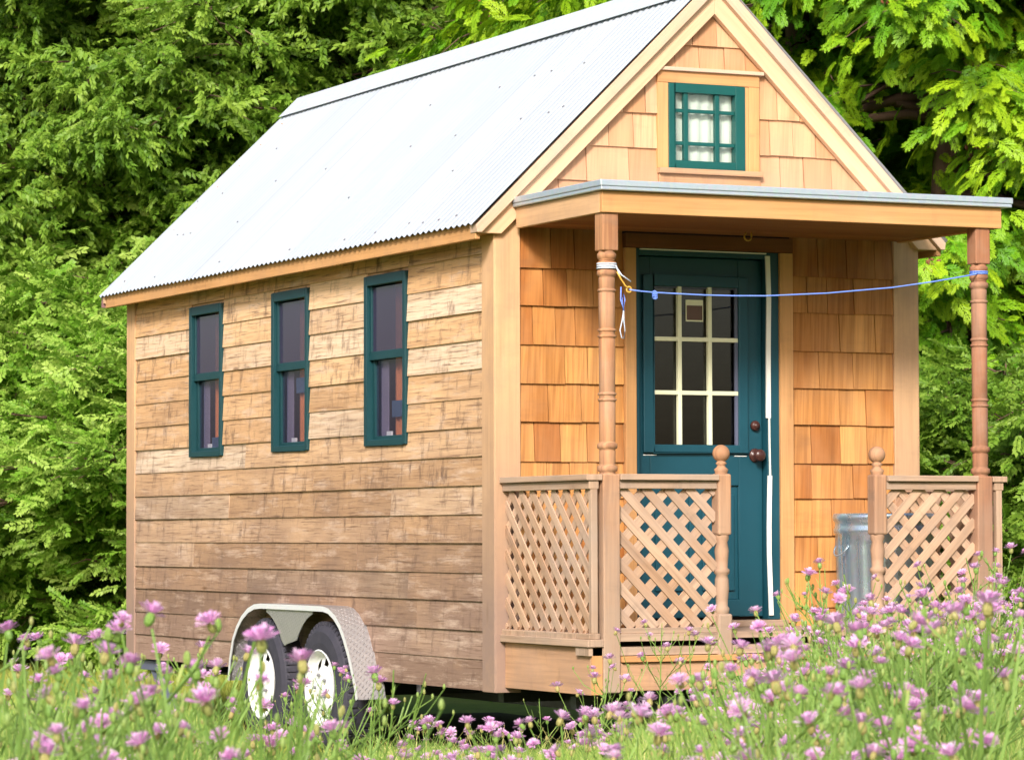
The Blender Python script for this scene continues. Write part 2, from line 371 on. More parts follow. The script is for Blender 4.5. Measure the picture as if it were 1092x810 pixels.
# ------------------------------------------------------------------ sky and light
EL = math.radians(31); SUN = Vector((-.57, -.82, 0)).normalized()*math.cos(EL) + Vector((0, 0, math.sin(EL)))
wd = bpy.data.worlds.new('World'); sc.world = wd; wd.use_nodes = True; wt = wd.node_tree; wt.nodes.clear()
sky = wt.nodes.new('ShaderNodeTexSky'); sky.sky_type = 'NISHITA'; sky.sun_disc = False; sky.sun_elevation = EL
sky.sun_rotation = math.atan2(SUN.x, SUN.y); sky.air_density = 1.; sky.dust_density = 4.; sky.ozone_density = 1.
bg = wt.nodes.new('ShaderNodeBackground'); bg.inputs[1].default_value = .06
wo = wt.nodes.new('ShaderNodeOutputWorld'); wt.links.new(sky.outputs[0], bg.inputs[0]); wt.links.new(bg.outputs[0], wo.inputs[0])
sl = bpy.data.lights.new('sun', 'SUN'); sl.energy = 1.5; sl.angle = math.radians(11); sl.color = (1, .965, .925)
so = bpy.data.objects.new('sun', sl); COL.objects.link(so); so.rotation_euler = SUN.to_track_quat('Z', 'Y').to_euler()
sc.view_settings.view_transform = 'Standard'; sc.view_settings.look = 'None'; sc.view_settings.gamma = 1
sc.view_settings.exposure = 1.85

# ------------------------------------------------------------------ ground
g = MB(); N = 24
g.shared([(-300+600*i/N, -300+600*j/N, GZ) for j in range(N+1) for i in range(N+1)],
         [(j*(N+1)+i, j*(N+1)+i+1, (j+1)*(N+1)+i+1, (j+1)*(N+1)+i) for j in range(N) for i in range(N)])
tag(g.build('ground', M['ground']), kind='structure')
t = NT('underhouse_shade'); pos = t.n('ShaderNodeNewGeometry').outputs['Position']; n = t.noise(pos, 9., 6., .7)  # near-black ground colour that paints in the shade under the house
M['ground_shade'] = t.done(t.mix(n, (.012, .008, .006), (.045, .032, .022)), .95, bump=n, bstr=.6, bdist=.03)
g = MB(); q_ = random.Random(3)
rim_ = [(.0, -.75), (1.2, -.8), (2.4, -.75), (2.45, 1.2), (2.4, 3.2), (2.42, 5.3), (1.2, 5.45), (.05, 5.35), (.1, 4.2), (.02, 3.3), (.05, 2.2), (-.02, 1.2), (.06, .3)]
g.face([(x+q_.uniform(-.06, .06), y+q_.uniform(-.06, .06), GZ+.004) for x, y in rim_], None, .5)
tag(g.build('underhouse_shade', M['ground_shade']), kind='structure')

# ================================================================== THE HOUSE
H = empty('tiny_house', (0, 0, 0))
tag(H, 'cedar sided tiny house on a trailer with steep metal roof and lattice porch', 'tiny house')
SL = .967; ZR = 3.545                               # roof slope, roof surface at ridge
def zroof(x): return ZR-SL*abs(x-1.2)
def zin(x): return 3.358-SL*abs(x-1.203)             # inner edge of the rake boards

# windows on the long side: (y0, y1)
WIN = [(1.072, 1.619), (2.421, 2.966), (3.768, 4.315)]; WZ0, WZ1 = 1.222, 2.113
# --- siding
zl = [0.0, .15, .288, .432, .571, .716, .857, .999, 1.141, 1.284, 1.426, 1.568, 1.712, 1.851, 1.989, 2.131, 2.212]
sd = MB()
for k in range(len(zl)-1):
    z0, z1 = zl[k], zl[k+1]
    segs = [(.145, 5.322)]
    if z1 > WZ0+.005 and z0 < WZ1-.02:
        segs = [(.145, 1.072), (1.619, 2.421), (2.966, 3.768), (4.315, 5.322)]
    out = []
    for a, b in segs:
        if b-a > 2:
            c1 = rnd.uniform(a+.7, a+2.6); c2 = rnd.uniform(c1+1.2, max(c1+1.3, b-.4))
            cs = [a, c1] + ([c2] if c2 < b-.5 else []) + [b]
            out += [(cs[i]+(.002 if i else 0), cs[i+1]-.002) for i in range(len(cs)-1)]
        else: out.append((a, b))
    if z0 < WZ0 < z1: out = [(.145, 3.398), (3.402, 5.322)]
    for a, b in out:
        j = rnd.uniform(-.0012, .0012); xo = -.002+rnd.uniform(-.002, .002); T = rnd.random(); OFF = (rnd.random()*40, rnd.random()*40)
        zb = z0+j
        # boards that only partly meet a window are notched by the frame standing proud
        pieces = [(a, b, zb, z1+.014)]
        if z0 < WZ0 < z1:
            pieces = [(a, b, zb, WZ0-.003)]
            pieces += [(max(a, p0), min(b, p1), WZ0-.003, z1+.014) for p0, p1 in ((.145, 1.072), (1.619, 2.421), (2.966, 3.768), (4.315, 5.322)) if min(b, p1)-max(a, p0) > .01]
        for (a_, b_, lo, hi) in pieces:
            xl, xh = xo+.010*(lo-zb)/(z1+.014-zb), xo+.010*(hi-zb)/(z1+.014-zb)
            sd.hexa([(xl, a_, lo), (.032, a_, lo), (.032, b_, lo), (xl, b_, lo), (xh, a_, hi), (.032, a_, hi), (.032, b_, hi), (xh, b_, hi)], (0, 1, 0), T, 0, OFF)
for y0_, y1_ in WIN:
    sd.hexa([(.013, y0_, WZ1+.002), (.032, y0_, WZ1+.002), (.032, y1_, WZ1+.002), (.013, y1_, WZ1+.002), (.0155, y0_, 2.14), (.032, y0_, 2.14), (.032, y1_, 2.14), (.0155, y1_, 2.14)], (0, 1, 0), .5)
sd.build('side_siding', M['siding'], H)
# --- structural shell (sheathing) with the openings left free
sh = MB()
X0, X1 = .034, .07
sh.box(X0, X1, .03, L-.03, 0.01, WZ0, 'y'); sh.box(X0, X1, .03, L-.03, WZ1, 2.30, 'y')
for a, b in ((.03, 1.072), (1.619, 2.421), (2.966, 3.768), (4.315, L-.03)): sh.box(X0, X1, a, b, WZ0, WZ1, 'y')
sh.box(W-.07, W-.034, .03, L-.03, .01, 2.30, 'y')
sh.box(.034, W-.034, L-.06, L-.03, .01, 2.30)
sh.box(.07, .79, .026, .06, .01, 2.40); sh.box(1.58, W-.07, .026, .06, .01, 2.40); sh.box(.79, 1.58, .026, .06, 2.172, 2.40); sh.box(.79, 1.58, .026, .06, .01, .30)
sh.box(.07, W-.07, .06, L-.06, .22, .25, 'y')
def gable(y0, y1, hole=None):
    if hole:
        hx0, hx1, hz0, hz1 = hole
        sh.prism([(.1, 2.4), (hx0, 2.4), (hx0, zin(hx0)+.05), (.1, 2.42)], y0, y1)
        sh.prism([(hx1, 2.4), (2.3, 2.4), (2.3, 2.42), (hx1, zin(hx1)+.05)], y0, y1)
        sh.prism([(hx0, 2.4), (hx1, 2.4), (hx1, hz0), (hx0, hz0)], y0, y1)
        sh.prism([(hx0, hz1), (hx1, hz1), (hx1, zin(hx1)+.05), (1.2, zin(1.2)+.05), (hx0, zin(hx0)+.05)], y0, y1)
    else: sh.prism([(.05, 2.3), (2.35, 2.3), (2.35, 2.42), (1.2, 3.48), (.05, 2.42)], y0, y1)
gable(.03, .06, (.95, 1.39, 2.57, 3.0)); gable(L-.06, L-.03)
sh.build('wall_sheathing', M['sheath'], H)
# far side and rear cladding
fs = MB()
for k in range(len(zl)-1):
    z0, z1 = zl[k], zl[k+1]
    fs.hexa([(W-.032, .145, z0), (W-.002, .145, z0), (W-.002, 5.322, z0), (W-.032, 5.322, z0), (W-.032, .145, z1+.014), (W-.015, .145, z1+.014), (W-.015, 5.322, z1+.014), (W-.032, 5.322, z1+.014)], (0, 1, 0))
fs.build('far_side_siding', M['siding'], H)
bs = MB(); z = 0
while z < 3.4:
    x0 = .02 if z < 2.2 else max(.02, 1.2-(3.42-z)/SL); x1 = W-x0
    if x1-x0 > .15: bs.box(x0, x1, L-.028, L-.004-(.0), z+.002, z+.14)
    z += .1415
bs.build('rear_siding', M['siding'], H)

# --- corner boards
for x0, x1 in ((0, .135), (2.256, W)):
    b = MB(); b.box(x0, x1, 0, .024, -.006, 2.36, 'z', .2); b.build('corner_board', M['trim'], H, bevel=.003)
for xa, xb in ((-.006, .02), (W-.02, W+.006)):
    for ya, yb in ((.003, .145), (5.322, L)):
        b = MB(); b.box(xa, xb, ya, yb, -.006, 2.215, 'z', rnd.uniform(.1, .5)); b.build('corner_board', M['trim'], H, bevel=.003)

# --- side windows
for wi, (y0, y1) in enumerate(WIN):
    fr = MB(); w = .034; xo, xi = -.013, .06
    fr.box(xo, xi, y0, y0+w, WZ0, WZ1, 'z'); fr.box(xo, xi, y1-w*1.15, y1, WZ0, WZ1, 'z')
    fr.box(xo, xi, y0+w, y1-w*1.15, WZ1-.05, WZ1, 'y'); fr.box(xo, xi, y0+w, y1-w*1.15, WZ0, WZ0+.032, 'y')
    wo_ = fr.build('side_window', M['sash'], H, bevel=.003)
    zm = 1.695
    s1 = MB()
    a, b = y0+w, y1-w*1.15
    s1.box(.004, .03, a, b, zm-.022, zm+.022, 'y')
    s1.box(.006, .028, a, a+.022, zm+.022, WZ1-.05, 'z'); s1.box(.006, .028, b-.022, b, zm+.022, WZ1-.05, 'z')
    s1.box(.022, .044, a, a+.03, WZ0+.032, zm-.022, 'z'); s1.box(.022, .044, b-.03, b, WZ0+.032, zm-.022, 'z')
    s1.box(.022, .044, a+.03, b-.03, WZ0+.032, WZ0+.052, 'y')
    s1.build('sash', M['sash'], wo_, bevel=.002)
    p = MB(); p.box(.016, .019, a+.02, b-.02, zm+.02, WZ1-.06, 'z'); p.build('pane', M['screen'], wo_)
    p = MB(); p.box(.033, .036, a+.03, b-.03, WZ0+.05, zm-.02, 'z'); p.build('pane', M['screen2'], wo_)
    c = MB()                              # folds of a brown curtain
    ya, yb = a+.03, b-.10
    n = 14
    pts = [(.066+.009*math.sin(i*1.9), ya+(yb-ya)*.72*i/n) for i in range(n+1)]
    for i in range(n): c.face([(pts[i][0], pts[i][1], WZ0-.05), (pts[i+1][0], pts[i+1][1], WZ0-.05), (pts[i+1][0], pts[i+1][1], WZ1+.05), (pts[i][0], pts[i][1], WZ1+.05)], None, .5)
    c.build('curtain', M['curtain_brown'], wo_)
    j = MB(); j.box(.048, .054, b-.15, b-.06, WZ0+.05, zm-.03, 'z'); j.build('side_blind', M['blind'], wo_)
    zb = (1.42, 1.52, 1.24)[2-wi] if wi else 1.36
    zb = {0: 1.37, 1: 1.545, 2: 1.25}[wi]
    j = MB(); j.box(.046, .052, a+.01, a+.27, zb, zb+.085, 'y'); j.build('inner_rail', M['bluebar'], wo_)
    q = MB(); q.box(.040, .05, (a+b)/2+.03, (a+b)/2+.09, WZ0+.052, WZ0+.075, 'y'); q.build('latch', M['white'], wo_)

# --- front wall shingles
def clip(poly, f):
    out = []
    for i in range(len(poly)):
        a, b = poly[i], poly[(i+1) % len(poly)]; fa, fb = f(a), f(b)
        if fa >= 0: out.append(a)
        if fa*fb < 0:
            t_ = fa/(fa-fb); out.append((a[0]+(b[0]-a[0])*t_, a[1]+(b[1]-a[1])*t_))
    return out
def shingle(mb, x0, x1, z0, z1, clips=(), red=0.):  # red: lowest tint, darkens a row to paint in porch shade
    z0 = z0+rnd.uniform(-.002, .002)
    yb = .002+rnd.uniform(0, .005)
    poly = [(x0+.002, z0), (x1-.002, z0), (x1-.002, z1), (x0+.002, z1)]
    for c in clips: 
        poly = clip(poly, c)
        if len(poly) < 3: return
    mb.prism(poly, lambda z: yb+.014*(z-z0)/max(.01, z1-z0), .0265, (0, 0, 1), red+(1-red)*rnd.random())
rows = [2.245, 2.058, 1.874, 1.682, 1.494, 1.307, 1.113, .937, .747, .571, .385, .24]
JL = [[.306, .434, .57], [.264, .392, .536], [.207, .331, .439, .58], [.381, .505], [.289, .47, .6], [.215, .356, .502], [.281, .406, .56], [.24, .37, .5], [.3, .46, .59], [.21, .36, .52], [.3, .5]]
JR = [[1.813, 1.981, 2.149], [1.75, 1.868, 2.024], [1.938, 2.148], [1.816, 2.016], [1.935, 2.091], [1.769, 1.94, 2.097], [1.769, 2.012, 2.16], [1.885, 2.082], [1.803, 1.97, 2.14], [1.75, 1.92, 2.06], [1.84, 2.0]]
for lo, hi, JJ in ((.135, .705, JL), (1.655, 2.256, JR)):
    fsn = MB()
    for k in range(len(rows)-1):
        z1, z0 = rows[k], rows[k+1]; xs = [lo]+JJ[k]+[hi]
        for i in range(len(xs)-1): shingle(fsn, xs[i], xs[i+1], z0, z1+.012, (), (.95, .5, .1)[k] if k < 3 else 0.)  # top rows darker: shade of the porch roof put into shingle colour
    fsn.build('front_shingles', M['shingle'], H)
gs = MB()
cl = [lambda p: zin(p[0])+.05-p[1]]
def row(z0, z1, lo, hi, js):
    xs = [lo]+js+[hi]
    for i in range(len(xs)-1): shingle(gs, xs[i], xs[i+1], z0, z1+.01, cl)
row(3.201, 3.37, .9, 1.5, [1.095, 1.234]); row(3.085, 3.201, .8, 1.62, [.998, 1.135, 1.279, 1.397])
row(2.847, 3.06, .3, .9, [.705, .829]); row(2.847, 3.06, 1.475, 2.1, [1.579, 1.71])
row(2.673, 2.847, .3, .9, [.624, .764]); row(2.665, 2.847, 1.475, 2.2, [1.536, 1.672, 1.805])
row(2.496, 2.673, .15, .9, [.502, .737]); row(2.496, 2.665, 1.475, 2.3, [1.597, 1.734, 1.897])
row(2.40, 2.496, .1, .9, [.35, .61, .8]); row(2.40, 2.496, 1.475, 2.3, [1.65, 1.86, 2.0])
gs.build('gable_shingles', M['gable'], H)

# --- attic window
fr = MB()
fr.box(.953, .988, -.008, .04, 2.574, 3.002, 'z'); fr.box(1.332, 1.388, -.008, .04, 2.574, 3.002, 'z')
fr.box(.988, 1.332, -.008, .04, 2.957, 3.002); fr.box(.988, 1.332, -.008, .04, 2.574, 2.618)
aw = fr.build('attic_window', M['green'], H, bevel=.003)
mu = MB()
for x in (1.055, 1.233): mu.box(x-.012, x+.012, .002, .026, 2.618, 2.957, 'z')
for z in (2.868, 2.705): mu.box(.988, 1.332, .006, .024, z-.009, z+.009)
mu.build('muntins', M['green'], aw, bevel=.002)
p = MB(); p.box(.985, 1.335, .028, .031, 2.615, 2.96, 'z'); p.build('pane', M['glass'], aw)
c = MB(); n = 30
pts = [(.975+.37*i/n, .045+.004*math.sin(i*1.3)) for i in range(n+1)]
for i in range(n): c.face([(pts[i][0], pts[i][1], 2.60), (pts[i+1][0], pts[i+1][1], 2.60), (pts[i+1][0], pts[i+1][1], 2.98), (pts[i][0], pts[i][1], 2.98)], None, .5)
c.build('curtain', M['linen'], aw)
ca = MB()
ca.box(.893, .953, -.004, .035, 2.576, 3.004, 'z', .1); ca.box(1.388, 1.41, -.001, .035, 2.576, 3.004, 'z', .8); ca.box(1.41, 1.472, -.004, .035, 2.576, 3.004, 'z', .2)
ca.box(.893, 1.472, -.006, .035, 3.004, 3.064, 'x', .9)
ca.build('window_casing', M['fascia'], aw, bevel=.003)
si = MB(); si.box(.893, 1.478, -.03, .035, 2.549, 2.576, 'x', .4); si.box(.9, 1.476, -.006, .035, 2.49, 2.549, 'x', .9); si.build('sill', M['skirt'], aw, bevel=.003)
si = MB(); si.box(.885, 1.49, -.022, .035, 3.064, 3.082, 'x', .4); si.build('drip_cap', M['rake_edge'], aw, bevel=.002)

# --- rake boards, eaves, roof
def mir(poly): return [(2.406-x, z) for x, z in poly][::-1]
inner = [(1.203, 3.358), (.021, 2.215), (-.098, 2.215), (1.203, 3.473)]
outer = [(1.203, 3.473), (-.098, 2.215), (-.122, 2.215), (-.128, 2.25), (1.203, 3.5525)]
for q in (inner, mir(inner)):
    b = MB(); b.prism(q, -.032, .004, (1, 0, SL) if q is inner else (1, 0, -SL), .25); b.build('rake_board', M['rake'], H, bevel=.003)
for q in (outer, mir(outer)):
    b = MB(); b.prism(q, -.062, .02, (1, 0, SL) if q is outer else (1, 0, -SL), .4); b.build('rake_edge_board', M['rake_edge'], H, bevel=.003)
rear = [(1.203, 3.358), (.021, 2.215), (-.122, 2.215), (-.128, 2.25), (1.203, 3.537)]
for q in (rear, mir(rear)):
    b = MB(); b.prism(q, L+.085, L+.115, (1, 0, SL), .4); b.build('rake_board', M['rake'], H)
for s in (0, 1):
    b = MB(); fx = lambda x: x if not s else 2.406-x
    xs = sorted((fx(-.118), fx(-.092)))
    b.box(xs[0], xs[1], -.028, L+.083, 2.185, 2.262, 'y', .3); b.build('eave_fascia', M['fascia'], H, bevel=.003)
    b = MB(); xs = sorted((fx(-.09), fx(.03))); b.box(xs[0], xs[1], .03, L+.08, 2.216, 2.232, 'y'); b.build('eave_soffit', M['fascia'], H)
e = MB(); e.box(-.126, -.09, L+.117, L+.14, 2.19, 2.265, 'x'); e.build('rafter_tail', M['purple'], H)
RY0, RY1 = -.068, L+.14; PIT = .0676; AMP = .0048
ny = int((RY1-RY0)/PIT*8)
def roof_side(s):
    vs = []; tn = [0, .18, .42, .68, 1]
    for i in range(ny+1):
        y = RY0+(RY1-RY0)*i/ny; wv = AMP*math.cos(2*math.pi*(y-RY0)/PIT)
        for t_ in tn:
            x = 1.2-(1.2+.142)*t_; z = zroof(x)+.012+wv*1.2 + .0015*math.sin(y*3.1+t_*5)
            vs.append((x if not s else 2.4-x, y, z))
    k = len(tn); fs_ = [(i*k+j, (i+1)*k+j, (i+1)*k+j+1, i*k+j+1) for i in range(ny) for j in range(k-1)]
    if not s: fs_ = [f[::-1] for f in fs_]
    # thickness underside
    n0 = len(vs); vs += [(x, y, z-.0015) for x, y, z in vs]; fs_ += [tuple(i+n0 for i in f[::-1]) for f in fs_]
    m = MB(); m.shared(vs, fs_, .5); return m
rf = roof_side(0).build('roof', M['roof'], H, smooth=True)
m2 = roof_side(1).build('roof', M['roof'], H, smooth=True)
dk = MB()
for s in (0, 1):
    f = (lambda x: x) if not s else (lambda x: 2.4-x)
    dk.hexa([(f(-.085), -.03, zroof(-.085)-.045), (f(1.2), -.03, zroof(1.2)-.045), (f(1.2), L+.08, zroof(1.2)-.045), (f(-.085), L+.08, zroof(-.085)-.045),
             (f(-.085), -.03, zroof(-.085)-.008), (f(1.2), -.03, zroof(1.2)-.008), (f(1.2), L+.08, zroof(1.2)-.008), (f(-.085), L+.08, zroof(-.085)-.008)], (0, 1, 0))
dk.build('roof_deck', M['sheath'], H)
rc = MB()
for s in (0, 1):
    f = (lambda x: x) if not s else (lambda x: 2.4-x)
    o1, o2 = .036, .034
    rc.hexa([(f(1.07), RY0-.01, zroof(1.07)+o2), (f(1.2), RY0-.01, zroof(1.2)+o1), (f(1.2), RY1, zroof(1.2)+o1), (f(1.07), RY1, zroof(1.07)+o2),
             (f(1.07), RY0-.01, zroof(1.07)+o2+.003), (f(1.2), RY0-.01, zroof(1.2)+o1+.004), (f(1.2), RY1, zroof(1.2)+o1+.004), (f(1.07), RY1, zroof(1.07)+o2+.003)], (0, 1, 0))
rc.build('ridge_cap', M['cap'], rf)
sw = MB(); nrm = Vector((-SL, 0, 1)).normalized()
for t_ in (.06, .30, .52, .73, .95):
    y = RY0+PIT*2
    while y < RY1-.05:
        if rnd.random() < .38:
            yy = RY0+PIT*round((y-RY0)/PIT); tt = t_+rnd.uniform(-.012, .012); x = 1.2-1.342*tt
            c = Vector((x, yy, zroof(x)+.012+AMP*1.2)); u = Vector((0, 1, 0)); v = nrm.cross(u)
            ring = [c+(u*math.cos(a)+v*math.sin(a))*.006+nrm*h for h in (0, .005) for a in [k*math.pi/3 for k in range(6)]]
            sw.shared(ring, [(k, (k+1) % 6, (k+1) % 6+6, k+6) for k in range(6)]+[(6, 7, 8, 9, 10, 11)])
        y += PIT*rnd.choice((2, 3, 3, 6))
sw.build('roof_screws', M['screw'], rf)['kind'] = 'stuff'

# --- door
ds = MB(); YD = .05
def dbox(x0, x1, z0, z1, y, g='z'): ds.box(x0, x1, YD-y, YD+.03, z0, z1, g)
dbox(.79, .87, .345, 2.135, 0); dbox(1.372, 1.505, .345, 2.135, 0); dbox(.87, 1.372, 1.998, 2.135, 0); dbox(.87, 1.372, .345, .43, 0); dbox(.87, 1.372, 1.0, 1.193, 0); dbox(1.09, 1.135, .43, 1.0, 0); dbox(.87, 1.372, .43, 1.0, -.014)
for a, b in ((.90, 1.06), (1.165, 1.345)): ds.box(a, b, YD+.002, YD+.03, .475, .955, 'z')
dr = ds.build('door', M['teal'], H, bevel=.003)
mo = MB()
x0, x1, z0, z1 = .825, 1.416, 1.162, 2.045
mo.box(x0, .882, YD-.022, YD, z0, z1, 'z'); mo.box(1.363, x1, YD-.022, YD, z0, z1, 'z'); mo.box(.882, 1.363, YD-.022, YD, z0, 1.202); mo.box(.882, 1.363, YD-.022, YD, 1.991, z1)
mo.build('glass_moulding', M['teal'], dr, bevel=.004)
mo = MB()
mo.box(.83, .905, YD-.003, YD, 1.148, 1.1515, 'x'); mo.box(1.345, 1.415, YD-.003, YD, 1.146, 1.1495, 'x'); mo.build('cracked_paint', M['white'], dr)
mu = MB()
for x in (1.032, 1.203): mu.box(x-.0105, x+.0105, YD-.016, YD+.008, 1.202, 1.991, 'z')
for z in (1.728, 1.461): mu.box(.882, 1.363, YD-.014, YD+.006, z-.0105, z+.0105)
mu.build('muntins', M['cream'], dr, bevel=.002)
mu = MB(); mu.box(1.347, 1.3625, YD-.012, YD, 1.203, 1.99, 'z'); mu.box(.883, 1.347, YD-.004, YD+.004, 1.983, 1.9905, 'x'); mu.build('glazing_bead', M['jackpaint'], dr)
p = MB(); p.box(.872, 1.37, YD+.010, YD+.014, 1.195, 1.996, 'z'); p.build('pane', M['glass'], dr)
cd_ = MB(); cd_.box(1.077, 1.175, YD+.006, YD+.0095, 1.819, 1.927, 'x', .5, 0); cd_.box(1.082, 1.170, YD+.003, YD+.0055, 1.826, 1.899, 'x', .5, 1)
nc = cd_.build('notice_card', [M['cream'], M['card']], dr)
for z, r in ((1.301, .026), (1.152, .034)):
    k = MB()
    k.lathe([(0.0, -.002), (r, -.002), (r*1.02, -.008), (r*.8, -.014), (r*.42, -.016), (r*.4, -.034), (r*.75, -.042), (r*.92, -.054), (r*.8, -.066), (r*.3, -.072), (0, -.073)] if z < 1.2 else
            [(0, -.002), (r, -.002), (r, -.012), (r*.8, -.022), (r*.5, -.024), (r*.45, -.03), (0, -.031)], (1.462, YD, z), 'y', 20)
    k.build('door_knob' if z < 1.2 else 'deadbolt', M['bronze'], dr, smooth=True)
jb = MB()
jb.box(1.511, 1.58, .004, .10, .33, 2.172, 'z'); jb.box(.765, .788, .006, .10, .33, 2.172, 'z'); jb.box(.788, 1.511, .004, .10, 2.140, 2.172)
jb.build('door_jamb', M['teal'], dr, bevel=.002)
cs = MB()
cs.box(.705, .765, -.012, .026, .31, 2.172, 'z', .3); cs.box(1.58, 1.655, -.012, .026, .31, 2.172, 'z', .2);
cs.build('door_casing', M['fascia'], dr, bevel=.003)
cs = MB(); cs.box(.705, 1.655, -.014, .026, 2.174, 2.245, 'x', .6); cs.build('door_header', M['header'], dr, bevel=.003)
wsn = MB()
def strip(pts, w, y=-.002, t=.010):
    for (xa, za), (xb, zb) in zip(pts[:-1], pts[1:]):
        wsn.bar((xa, y, za), (xb, y, zb), w, t, (0, 1, 0), .5)
strip([(1.513, 2.155), (1.519, 1.95), (1.515, 1.7), (1.513, 1.339)], .024); strip([(1.518, 1.339), (1.519, 1.2), (1.522, 1.047)], .006)
strip([(1.520, 1.05), (1.516, .9), (1.514, .8), (1.514, .66), (1.519, .50), (1.524, .35)], .022); strip([(.79, 2.168), (1.505, 2.166)], .006)
wsn.build('weatherstrip', M['white'], dr)
th = MB(); th.box(.77, 1.60, -.05, .10, .296, .328, 'x'); th.build('threshold', M['rail'], dr, bevel=.004)

# --- porch roof
pr = MB(); pr.box(.096, 2.28, -D, -D+.028, 2.243, 2.343, 'x', .35); pr.build('porch_fascia', M['fascia'], H, bevel=.003)
pr = MB(); pr.box(.096, .124, -D+.0285, -.036, 2.243, 2.343, 'y', .1); pr.build('porch_fascia', M['trim'], H, bevel=.003)
pr = MB(); pr.box(2.252, 2.28, -D+.0285, -.036, 2.243, 2.343, 'y', .6); pr.build('porch_fascia', M['fascia'], H, bevel=.003)
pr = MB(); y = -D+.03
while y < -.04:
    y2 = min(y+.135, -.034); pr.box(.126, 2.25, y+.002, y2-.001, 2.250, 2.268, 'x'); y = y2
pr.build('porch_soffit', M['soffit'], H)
pr = MB(); pr.box(.078, 2.324, -D-.028, -.034, 2.3445, 2.362, 'y'); pr.box(.074, 2.328, -D-.032, -.034, 2.3625, 2.392, 'y'); pr.build('porch_roof', M['drip'], H, bevel=.004)
hk = MB(); c = Vector((1.30, -.22, 2.25))
hk.tube([c+Vector((0, 0, .0)), c+Vector((0, 0, -.02))]+[c+Vector((-.02+.02*math.cos(a), 0, -.022-.02*math.sin(a))) for a in np.linspace(0, 4.2, 10)], .0045, 6)
hk.build('screw_hook', M['yellow'], H, smooth=True)

# --- porch posts and newels
def turned(z0, z1, rb, rings):
    """profile from top z1 to z0 with bead rings"""
    pts = [(rb*.86, z1)]
    for z, h, k in sorted(rings, key=lambda q: -q[0]):
        pts += [(rb*.93, z+h*.75), (rb*.90, z+h*.55), (rb*k, z+h*.35), (rb*k*1.02, z), (rb*k, z-h*.35), (rb*.88, z-h*.55), (rb*.95, z-h*.75)]
    pts.append((rb*.95, z0)); return pts[::-1]
def post(xc, yc, s=.083, tint=.3):
    b = MB(); h = s/2
    b.box(xc-h-.002, xc+h+.002, yc-h-.002, yc+h+.002, .028, 1.035, 'z', tint)
    o1 = b.build('porch_post', M['post'], H, bevel=.006)
    b = MB(); b.box(xc-h, xc+h, yc-h, yc+h, 2.068, 2.2495, 'z', tint); b.build('square_block', M['post'], o1, bevel=.006)
    b = MB()
    rings = [(2.045, .03, 1.08), (2.005, .028, 1.1), (1.965, .03, 1.12), (1.885, .014, 1.05), (1.70, .014, 1.06), (1.672, .014, 1.06), (1.405, .014, 1.06), (1.378, .014, 1.06), (1.165, .03, 1.14), (1.06, .03, 1.14)]
    b.lathe(turned(1.034, 2.069, .0405, rings), (xc, yc, 0), 'z', 24, tint)
    b.build('turned_shaft', M['post'], o1, smooth=True)
post(.1465, -D+.055, tint=.15); post(2.181, -D+.055, tint=.9)
def newel(xc, yc, tint):
    b = MB(); h = .036
    b.box(xc-h-.002, xc+h+.002, yc-h-.002, yc+h+.002, -.02, .385, 'z', tint)
    o1 = b.build('newel_post', M['post'], H, bevel=.010)
    b = MB(); b.box(xc-h, xc+h, yc-h, yc+h, .752, 1.040, 'z', tint); b.build('square_block', M['post'], o1, bevel=.010)
    b = MB(); r = .034
    b.lathe([(r*.9, .384), (r*1.0, .395), (r*1.05, .41), (r*.8, .422), (r*.85, .45), (r*1.0, .50), (r*.95, .545), (r*.8, .565), (r*1.08, .575), (r*1.1, .59), (r*.82, .60), (r*.9, .64), (r*1.0, .68), (r*.8, .72), (r*1.0, .735), (r*1.0, .753)], (xc, yc, 0), 'z', 24, tint)
    b.build('turned_shaft', M['post'], o1, smooth=True); b = MB()
    b.lathe([(r*.85, 1.039), (r*.9, 1.05), (r*1.0, 1.06), (r*.6, 1.072), (r*.55, 1.08), (r*.8, 1.088), (r*.55, 1.098)]+[(max(0, .041*math.sin(a)), 1.135-.041*math.cos(a)) for a in np.linspace(.45, math.pi, 12)], (xc, yc, 0), 'z', 24, tint)
    b.build('ball_finial', M['post'], o1, smooth=True)
newel(.742, -D+.05, .2); newel(1.592, -D+.05, .3)

# --- lattice panels
def lattice(mb, a0, a1, z0, z1, place, nrm, first):
    pitch = .0835*math.sqrt(2); w, th_ = .043, .007
    def seg(c, sgn):
        # line z = sgn*(a-a0)+c inside rectangle
        pts = []
        for a in (a0, a1):
            z = sgn*(a-a0)+c
            if z0 <= z <= z1: pts.append((a, z))
        for z in (z0, z1):
            a = (z-c)/sgn+a0
            if a0 < a < a1: pts.append((a, z))
        return pts if len(pts) == 2 and math.dist(*pts) > .02 else None
    for layer, sgn in enumerate((first, -first)):
        c = z0-(a1-a0)-.1+layer*.05; off = -.004 if layer == 0 else .0045
        while c < z1+(a1-a0)+.1:
            s_ = seg(c+rnd.uniform(-.004, .004), sgn)
            if s_:
                p = [Vector(place(*q))+Vector(nrm)*(-off) for q in s_]
                mb.bar(p[0], p[1], w, th_, nrm, rnd.random())
            c += pitch
def rails(x0, x1, mat=M['rail']):
    yc = -D+.052
    c = MB(); c.box(x0, x1, yc-.05, yc+.04, 1.008, 1.036, 'x', .3); c.box(x0, x1, yc-.028, yc+.025, .968, 1.0075, 'x', .6)
    return yc, c
